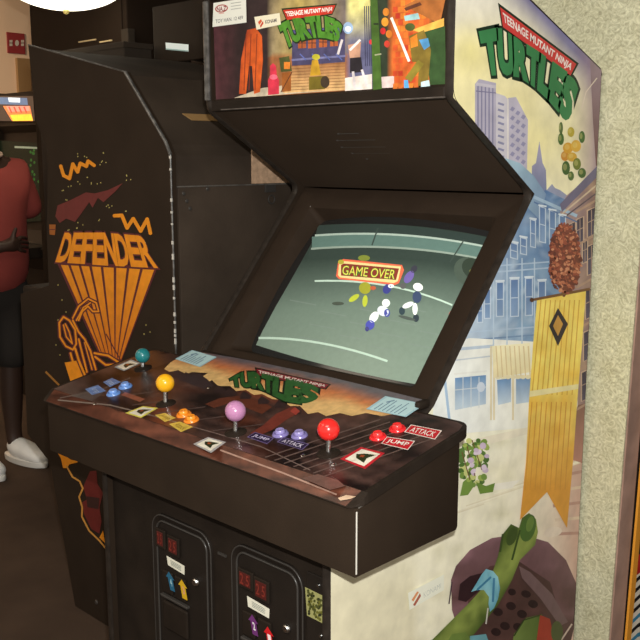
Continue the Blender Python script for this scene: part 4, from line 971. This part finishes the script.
wl = Art((0, .925, 0), (0, -1, 0), base=.0015); wl.poly([(165.5, 42.5), (188.5, 44.5), (188.5, 51.5), (166, 49.5)], S(225, 235, 230), 0); wl.line([(166, 49), (188, 51)], 1.2, S(150, 175, 170), 1)
wl.build('white_label', printmat('bright_sticker', .4, .3, es=.25, var=.02), t2)['label'] = 'small white label'

cz_ = hit(100, 45.5, (0, .76, 0), Vector((0, -1, 0))).z
c0x, c1x = hit(36, 46, (0, .76, 0), Vector((0, -1, 0))).x, hit(124, 46, (0, .76, 0), Vector((0, -1, 0))).x
ch_ = empty('storage_chest', ((c0x+c1x)/2, .85, 0), 'charcoal cupboard with a plain top filling the gap behind the machine with orange lettering', 'cupboard')
MB().box(c0x, c1x, .76, .89, 0, cz_, .004).build('body', mat('charcoal_chest', (.040, .031, .024), .8, spec=.1, var=.2, scale=4), ch_)
MB().box(c0x-.005, c1x+.005, .755, .895, cz_-.02, cz_+.002, .003).build('lid', GREYB, ch_)

# far machine at the left with a bright header
ax_, bx_ = hit(-12, 93, (0, 1.35, 0), Vector((0, -1, 0))), hit(62, 93, (0, 1.35, 0), Vector((0, -1, 0)))
fc = empty('arcade_cabinet', ((ax_.x+bx_.x)/2, 1.6, 0), 'black arcade machine with a blue, pink and yellow header behind the person in red', 'arcade machine')
X0, X1 = ax_.x, bx_.x; zt_ = ax_.z
for x in (X0, X1-.02):
    MB().prism([(x, 1.30, 0), (x, 1.30, .8), (x, 1.18, .95), (x, 1.36, 1.02), (x, 1.38, zt_-.24), (x, 1.35, zt_-.20), (x, 1.35, zt_), (x, 2.0, zt_), (x, 2.0, 0)], (.02, 0, 0)).build('side_panel', BLK, fc)
MB().prism([(X0+.02, 1.33, 0), (X0+.02, 1.33, .8), (X0+.02, 1.22, .93), (X0+.02, 1.40, 1.02), (X0+.02, 1.42, zt_-.24), (X0+.02, 1.38, zt_-.20), (X0+.02, 1.38, zt_-.01), (X0+.02, 1.99, zt_-.01), (X0+.02, 1.99, 0)], (X1-X0-.04, 0, 0)).build('body', BLK, fc)
fm = Art((0, 1.372, 0), (0, -1, 0), base=.001)
for pts, c in (([(-8, 96), (33, 96), (35, 121), (-8, 121)], S(40, 32, 30)), ([(-8, 97), (27, 98), (28, 105), (-8, 104)], S(70, 95, 125)), ([(8, 97.5), (20, 98), (20, 102.5), (9, 102)], S(210, 220, 225)), ([(3, 106), (30, 106), (33, 121), (12, 121)], S(205, 110, 60)), ([(6, 106), (29, 106), (30, 111), (9, 112)], S(225, 130, 110)), ([(10, 115), (31, 114), (33, 120.5), (13, 121)], S(225, 185, 50))): fm.poly(pts, c, fm.__dict__.setdefault('k', 0)); fm.k += 1
for x in (9, 14, 19, 24): fm.line([(x, 107), (x+2.5, 112.5)], 1.5, S(190, 60, 45), 7)
fm.build('marquee_print', FARSCR, fc)
fs = Art((0, 1.398, 1.3), (0, -1, 0), base=.004)
fs.poly([(-8, 140), (40, 143), (52, 220), (-8, 225)], S(16, 24, 15), 0)
for i in range(60):
    x = 30+rnd.random()*18; y = 150+rnd.random()*60; fs.oval(x, y, 1.1, 1.6, S(45, 95, 40), 1+i % 2, n=6)
fs.line([(15, 147), (38, 148)], 2, S(140, 150, 130), 3)
fs.build('screen_image', printmat('far_green_screen', .5, .1, es=.35), fc)
MB().box(X0+.02, X1-.02, 1.10, 1.34, .90, .96, .006).build('control_panel', BLK2, fc)
# sign on the beige wall
s_a, s_b = hit(6, 32, (FX0, 0, 0), Vector((1, 0, 0))), hit(25, 54.5, (FX0, 0, 0), Vector((1, 0, 0)))
sg = empty('wall_sign', (FX0, (s_a.y+s_b.y)/2, s_b.z), 'small red sign with pale symbols on the beige wall', 'sign')
MB().box(FX0, FX0+.012, s_a.y, s_b.y, s_b.z, s_a.z, .003).build('plate', mat('red_sign', (.28, .03, .03), .5), sg)
sa_ = Art((FX0+.012, 0, 0), (1, 0, 0), base=.002)
sa_.poly([(9.5, 40), (12.5, 40), (12.5, 46), (9.5, 46)], S(200, 185, 170), 0); sa_.oval(17, 43, 2, 3, S(200, 190, 175), 0); sa_.poly([(21, 40), (24, 40), (24, 46), (21, 46)], S(200, 185, 170), 0)
sa_.line([(9.5, 43), (12.5, 43)], .8, S(90, 25, 25), 1); sa_.line([(21, 43), (24, 43)], .8, S(90, 25, 25), 1)
sa_.build('symbols', PAPER, sg)
q_a, q_b = hit(15, 58, (FX0, 0, 0), Vector((1, 0, 0))), hit(26, 58, (FX0, 0, 0), Vector((1, 0, 0)))
tag(MB().box(FX0, FX0+.03, q_a.y, q_b.y+.02, 0, q_a.z, .003).build('trim_2', mat('varnished_post', (.30, .17, .07), .5)), kind='structure')
# machine beyond the partition: only its edge shows
ey0, ey1 = WY+.078, 1.5
e0, e1 = hit(624.5, 640, (0, ey0, 0), Vector((0, -1, 0))), hit(639.5, 470, (0, ey0, 0), Vector((0, -1, 0)))
rc_ = empty('arcade_cabinet', (.2, 1.1, 0), 'machine beyond the plaster partition, showing an orange edge and striped side', 'arcade machine')
MB().prism([(e0.x-.06-.02, ey0, 0), (e0.x-.02, ey0, 0), (e1.x-.005, ey0, e1.z), (e1.x+.01, ey0, 1.2), (e0.x-.6, ey0, 1.2), (e0.x-.6, ey0, 0)], (0, ey1-ey0, 0)).build('body', BLK, rc_)
sn = Vector((1, 0, -(e1.x-e0.x)/(e1.z-e0.z))).normalized()
def on_s(y, z, o=.001): x = e0.x+(z-e0.z)*(e1.x-e0.x)/(e1.z-e0.z); return Vector((x, y, z))+sn*o
MB().prism([on_s(ey0-.003, .02), on_s(ey0-.003, 1.18), on_s(ey0+.022, 1.18), on_s(ey0+.022, .02)], tuple(sn*.006)).build('edge_trim', mat('orange_plastic_trim', (.72, .30, .03), .4), rc_)['label'] = 'orange plastic edge strip'
ra = Art(on_s(ey0, .3, .001), sn, base=.001)
def srect(z0, z1, c, l, y0=ey0+.022, y1=1.45): ra.poly([proj(on_s(y0, z0)), proj(on_s(y0, z1)), proj(on_s(y1, z1)), proj(on_s(y1, z0))], c, l)
srect(.02, 1.18, S(225, 215, 200), 0); zz = hit(634, 562, (0, ey0+.03, 0), Vector((0, -1, 0))).z
srect(zz+.02, 1.18, S(60, 35, 30), 1); srect(zz-.035, zz+.02, S(175, 35, 35), 1)
for k in range(14):
    z = zz-.045-k*.028; c = S(25, 22, 24) if (k < 4 or k % 2) else S(60, 130, 165)
    y0 = ey0+.022; n = 8
    for i in range(n):
        y = y0+i*.05; ra.poly([proj(on_s(y, z+.006*math.sin(i*2))), proj(on_s(y+.05, z+.006*math.sin(i*2+2))), proj(on_s(y+.05, z-.012+.006*math.sin(i*2+2))), proj(on_s(y, z-.012+.006*math.sin(i*2)))], c, 2)
ra.build('side_artwork', PRINT, rc_)

# hanging bowl lamp
LD = 4.3
lp = CP + ray(65.5, -3)*LD
R0 = .265
bot_z = (CP + ray(65, 10)*LD).z; rim_z = bot_z+.13
lamp = empty('pendant_lamp', (lp.x, lp.y, rim_z), 'glowing white glass bowl lamp hanging from the ceiling at upper left', 'lamp')
prof = [(0, bot_z)] + [(R0*math.sin(t), rim_z-.0-(rim_z-bot_z)*math.cos(t)) for t in [math.pi/2*i/14 for i in range(1, 15)]]
MB().lathe([(r, z-rim_z) for r, z in prof] + [(R0*.97, .0), (0, .01)], (lp.x, lp.y, rim_z)).build('glass_bowl', mat('glowing_glass', (.9, .87, .75), .4, emit=(1, .95, .78), es=1.6), lamp, smooth=60)
MB().lathe([(0, -.02), (.012, -.014), (.014, -.004), (.008, .004), (0, .006)], (lp.x, lp.y, bot_z), seg=16).build('finial', mat('old_brass', (.65, .55, .2), .35, metal=.6), lamp, smooth=60)
MB().path([(lp.x+R0*math.cos(t), lp.y+R0*math.sin(t), rim_z) for t in [i*math.pi/24 for i in range(48)]], .009, seg=8, closed=True).build('rim', mat('brass_rim', (.55, .45, .16), .35, metal=.6), lamp, smooth=60)
MB().tube((lp.x, lp.y, rim_z), (lp.x, lp.y, FZ), .01).build('rod', METAL, lamp)

# ================================================================== the person
def skin_mesh(name, verts, edges, sub=2, root=0):
    me = bpy.data.meshes.new(name); me.from_pydata([v[:3] for v in verts], edges, []); o = bpy.data.objects.new(name, me); COL.objects.link(o)
    md = o.modifiers.new('s', 'SKIN'); md.use_smooth_shade = True
    for i, v in enumerate(verts):
        sv = me.skin_vertices[0].data[i]; sv.radius = v[3:5]; sv.use_root = (i == root)
    sb = o.modifiers.new('u', 'SUBSURF'); sb.levels = sub; sb.render_levels = sub
    dg = bpy.context.evaluated_depsgraph_get(); m2 = bpy.data.meshes.new_from_object(o.evaluated_get(dg)); bpy.data.objects.remove(o); return m2
FT = hit(-2, 466, (0, 0, 0), Vector((0, 0, 1)))
FT = Vector((FT.x, FT.y, 0))
face_dir = (Vector((RT.x, RT.y, 0)).normalized()*.80 - Vector((FW.x, FW.y, 0)).normalized()*.6).normalized()
ang = math.atan2(face_dir.y, face_dir.x)+math.pi/2   # local -Y looks along face_dir
RM = Matrix.Translation(FT) @ Matrix.Rotation(ang, 4, 'Z')
per = empty('person', FT, 'person in a dark red t-shirt, black shorts and white sneakers standing at the left edge', 'person')
def pmesh(name, me, m, parent=per, smooth=True):
    me.transform(RM); me.materials.clear(); me.materials.append(m); o = link(name, me, parent, smooth); return o
SKIN = mat('dark_skin', (.045, .022, .014), .55)
V = [(0, 0, .93, .15, .11), (0, 0, 1.08, .14, .10), (0, 0, 1.25, .16, .11), (0, .01, 1.40, .15, .085), (0, .01, 1.47, .065, .06), (0, -.01, 1.54, .058, .058), (0, -.02, 1.60, .075, .085), (0, -.02, 1.69, .078, .095), (0, -.01, 1.755, .05, .06)]
E_ = [(i, i+1) for i in range(8)]
def limb(base, pts):
    st = base
    for p in pts: V.append(p); E_.append((st, len(V)-1)); st = len(V)-1
    return st
for s in (1, -1):
    limb(0, [(s*.095, 0, .85, .088, .09), (s*.10, -.01, .66, .072, .075), (s*.10, -.005, .50, .055, .058), (s*.105, .01, .34, .056, .060), (s*.11, .02, .14, .036, .04), (s*.11, .01, .07, .04, .045), (s*.112, -.06, .045, .04, .03), (s*.115, -.13, .035, .035, .022)])
    if s == 1:      # tucked behind the back
        h = limb(3, [(.18, .01, 1.40, .055, .055), (.225, .05, 1.24, .045, .048), (.23, .10, 1.08, .038, .040), (.13, .19, 1.02, .033, .035), (.03, .21, 1.00, .026, .028), (-.03, .215, .995, .02, .034)])
        fd_, fy = -1, .02
    else:           # forearm across the belly
        h = limb(3, [(-.18, .01, 1.40, .055, .055), (-.235, .0, 1.24, .045, .048), (-.25, -.03, 1.08, .038, .040), (-.16, -.17, 1.04, .033, .035), (-.06, -.215, 1.06, .026, .028), (.0, -.22, 1.065, .02, .034)])
        fd_, fy = 1, -.02
    hx, hy, hz = V[h][0], V[h][1], V[h][2]
    for k, (dz, L) in enumerate(((.03, .055), (.01, .062), (-.01, .058), (-.028, .045))):
        limb(h, [(hx+fd_*.04, hy, hz+dz, .009, .009), (hx+fd_*(.04+L*.6), hy-fy*.6, hz+dz-.005, .008, .008), (hx+fd_*(.04+L), hy-fy*1.6, hz+dz-.012, .007, .007)])
    limb(h, [(hx, hy+fy*.4, hz+.045, .010, .010), (hx+fd_*.02, hy+fy*.2, hz+.075, .009, .009)])
body = pmesh('body', skin_mesh('body', V, E_), SKIN)
def mbp(mb_, name, m, parent=per):
    bmesh.ops.recalc_face_normals(mb_.bm, faces=mb_.bm.faces); me = bpy.data.meshes.new(name); mb_.bm.to_mesh(me); mb_.bm.free(); return pmesh(name, me, m, parent)
# features on the head
HEADP = []
for nm, c, r, s3 in (('nose', (0, -.118, 1.655), .014, (1, 1.3, 1.6)), ('eye', (.036, -.098, 1.672), .012, (1, 1, 1)), ('eye', (-.036, -.098, 1.672), .012, (1, 1, 1)), ('ear', (.086, -.012, 1.655), .022, (.4, .8, 1.3)), ('ear', (-.086, -.012, 1.655), .022, (.4, .8, 1.3)), ('mouth', (0, -.108, 1.615), .018, (1.4, .6, .45))):
    HEADP.append((nm, MB().ball(c, r, s3)))
for nm, mb_ in HEADP: mbp(mb_, nm, SKIN, body)
mbp(MB().ball((0, .005, 1.715), .098, (1, 1.08, .85)), 'hair', mat('black_hair', (.01, .008, .007), .8))
SH = mat('dark_red_cotton', S(150, 62, 54, .95), .85, var=.12, scale=6)
V2 = [(0, 0, .78, .235, .18), (0, 0, 1.05, .225, .175), (0, 0, 1.22, .22, .165), (0, .01, 1.37, .19, .115), (0, .01, 1.455, .085, .075)]
E2 = [(0, 1), (1, 2), (2, 3), (3, 4)]
for s in (1, -1):
    i = len(V2); V2 += [(s*.19, .01, 1.385, .075, .075), (s*.245, .01, 1.25, .072, .075), (s*.262, .005, 1.15, .07, .072)]; E2 += [(3, i), (i, i+1), (i+1, i+2)]
sh_ = pmesh('t_shirt', skin_mesh('t_shirt', V2, E2), SH)
cb = MB(); cb.path([(.098*math.cos(t), -.005+.092*math.sin(t), 1.470+.022*math.sin(t)) for t in [i*math.pi/12 for i in range(24)]], .008, seg=8, closed=True)
mbp(cb, 'collar', mat('cream_collar', (.5, .36, .28), .8), sh_)
V3 = [(0, 0, .98, .175, .14), (0, 0, .88, .175, .14)]; E3 = [(0, 1)]
for s in (1, -1):
    i = len(V3); V3 += [(s*.10, 0, .78, .11, .115), (s*.11, -.005, .62, .105, .11), (s*.11, -.005, .44, .10, .105)]; E3 += [(1, i), (i, i+1), (i+1, i+2)]
pmesh('shorts', skin_mesh('shorts', V3, E3), mat('black_cotton', (.02, .015, .012), .9))
SHO = mat('white_leather', (.92, .91, .88), .5, var=.05)
for s in (1, -1):
    m_ = skin_mesh('sneaker', [(s*.112, .065, .065, .05, .05), (s*.112, .02, .075, .055, .06), (s*.114, -.06, .06, .056, .055), (s*.118, -.14, .046, .056, .042), (s*.12, -.21, .04, .042, .032), (s*.112, .02, .13, .050, .05)], [(0, 1), (1, 2), (2, 3), (3, 4), (1, 5)], root=1)
    so_ = pmesh('sneaker', m_, SHO)
    so2 = MB(); pts = [(s*.115+.052*w*math.cos(t), -.06+.155*math.sin(t), .002) for t in [i*math.pi/14 for i in range(28)] for w in [1]]
    so2.prism([Vector(p) for p in pts], (0, 0, .026), bev=.004)
    mbp(so2, 'sole', mat('white_rubber', (.74, .72, .68), .6), so_)
    lg = MB(); lg.ball((s*.112+s*.045, -.02, .06), .008, (.4, 1, 1)); mbp(lg, 'emblem', mat('black_emblem', (.02, .02, .02), .5), so_)

# ================================================================== light
w = bpy.data.worlds.new('world'); scn.world = w; w.use_nodes = True
w.node_tree.nodes['Background'].inputs['Color'].default_value = (1, .90, .76, 1); w.node_tree.nodes['Background'].inputs['Strength'].default_value = .36
def area(name, loc, target, size, power, col, sy_=None):
    L = bpy.data.lights.new(name, 'AREA'); L.shape = 'RECTANGLE'; L.size = size; L.size_y = sy_ or size; L.energy = power; L.color = col
    o = bpy.data.objects.new(name, L); COL.objects.link(o); o.location = loc; o.rotation_euler = (Vector(target)-Vector(loc)).to_track_quat('-Z', 'Y').to_euler(); return o
area('camera_flash', CP+UP*.10+RT*.03-FW*.02, CP+FW*2, .035, 29, (1, 1, .96), .02)
area('room_fill', (-4.7, .5, 2.8), (-5.6, .6, 1.4), 1.0, 55, (1, .80, .56))  # unseen area light, added to brighten the far beige wall
area('room_fill', (-1.6, -1.6, 2.85), (-1.8, -1.0, 0), 1.6, 22, (1, .84, .64))
area('room_fill', (.9, -1.8, 2.85), (.6, -1.2, 0), 1.2, 30, (1, .94, .80))
pl_ = bpy.data.lights.new('lamp_bulb', 'POINT'); pl_.energy = 7; pl_.color = (1, .85, .6); pl_.shadow_soft_size = .2
po = bpy.data.objects.new('lamp_bulb', pl_); COL.objects.link(po); po.location = (lp.x, lp.y, bot_z-.25)
vs_ = scn.view_settings; vs_.view_transform = 'Standard'; vs_.look = 'None'; vs_.gamma = 1; vs_.use_curve_mapping = False; vs_.exposure = .45
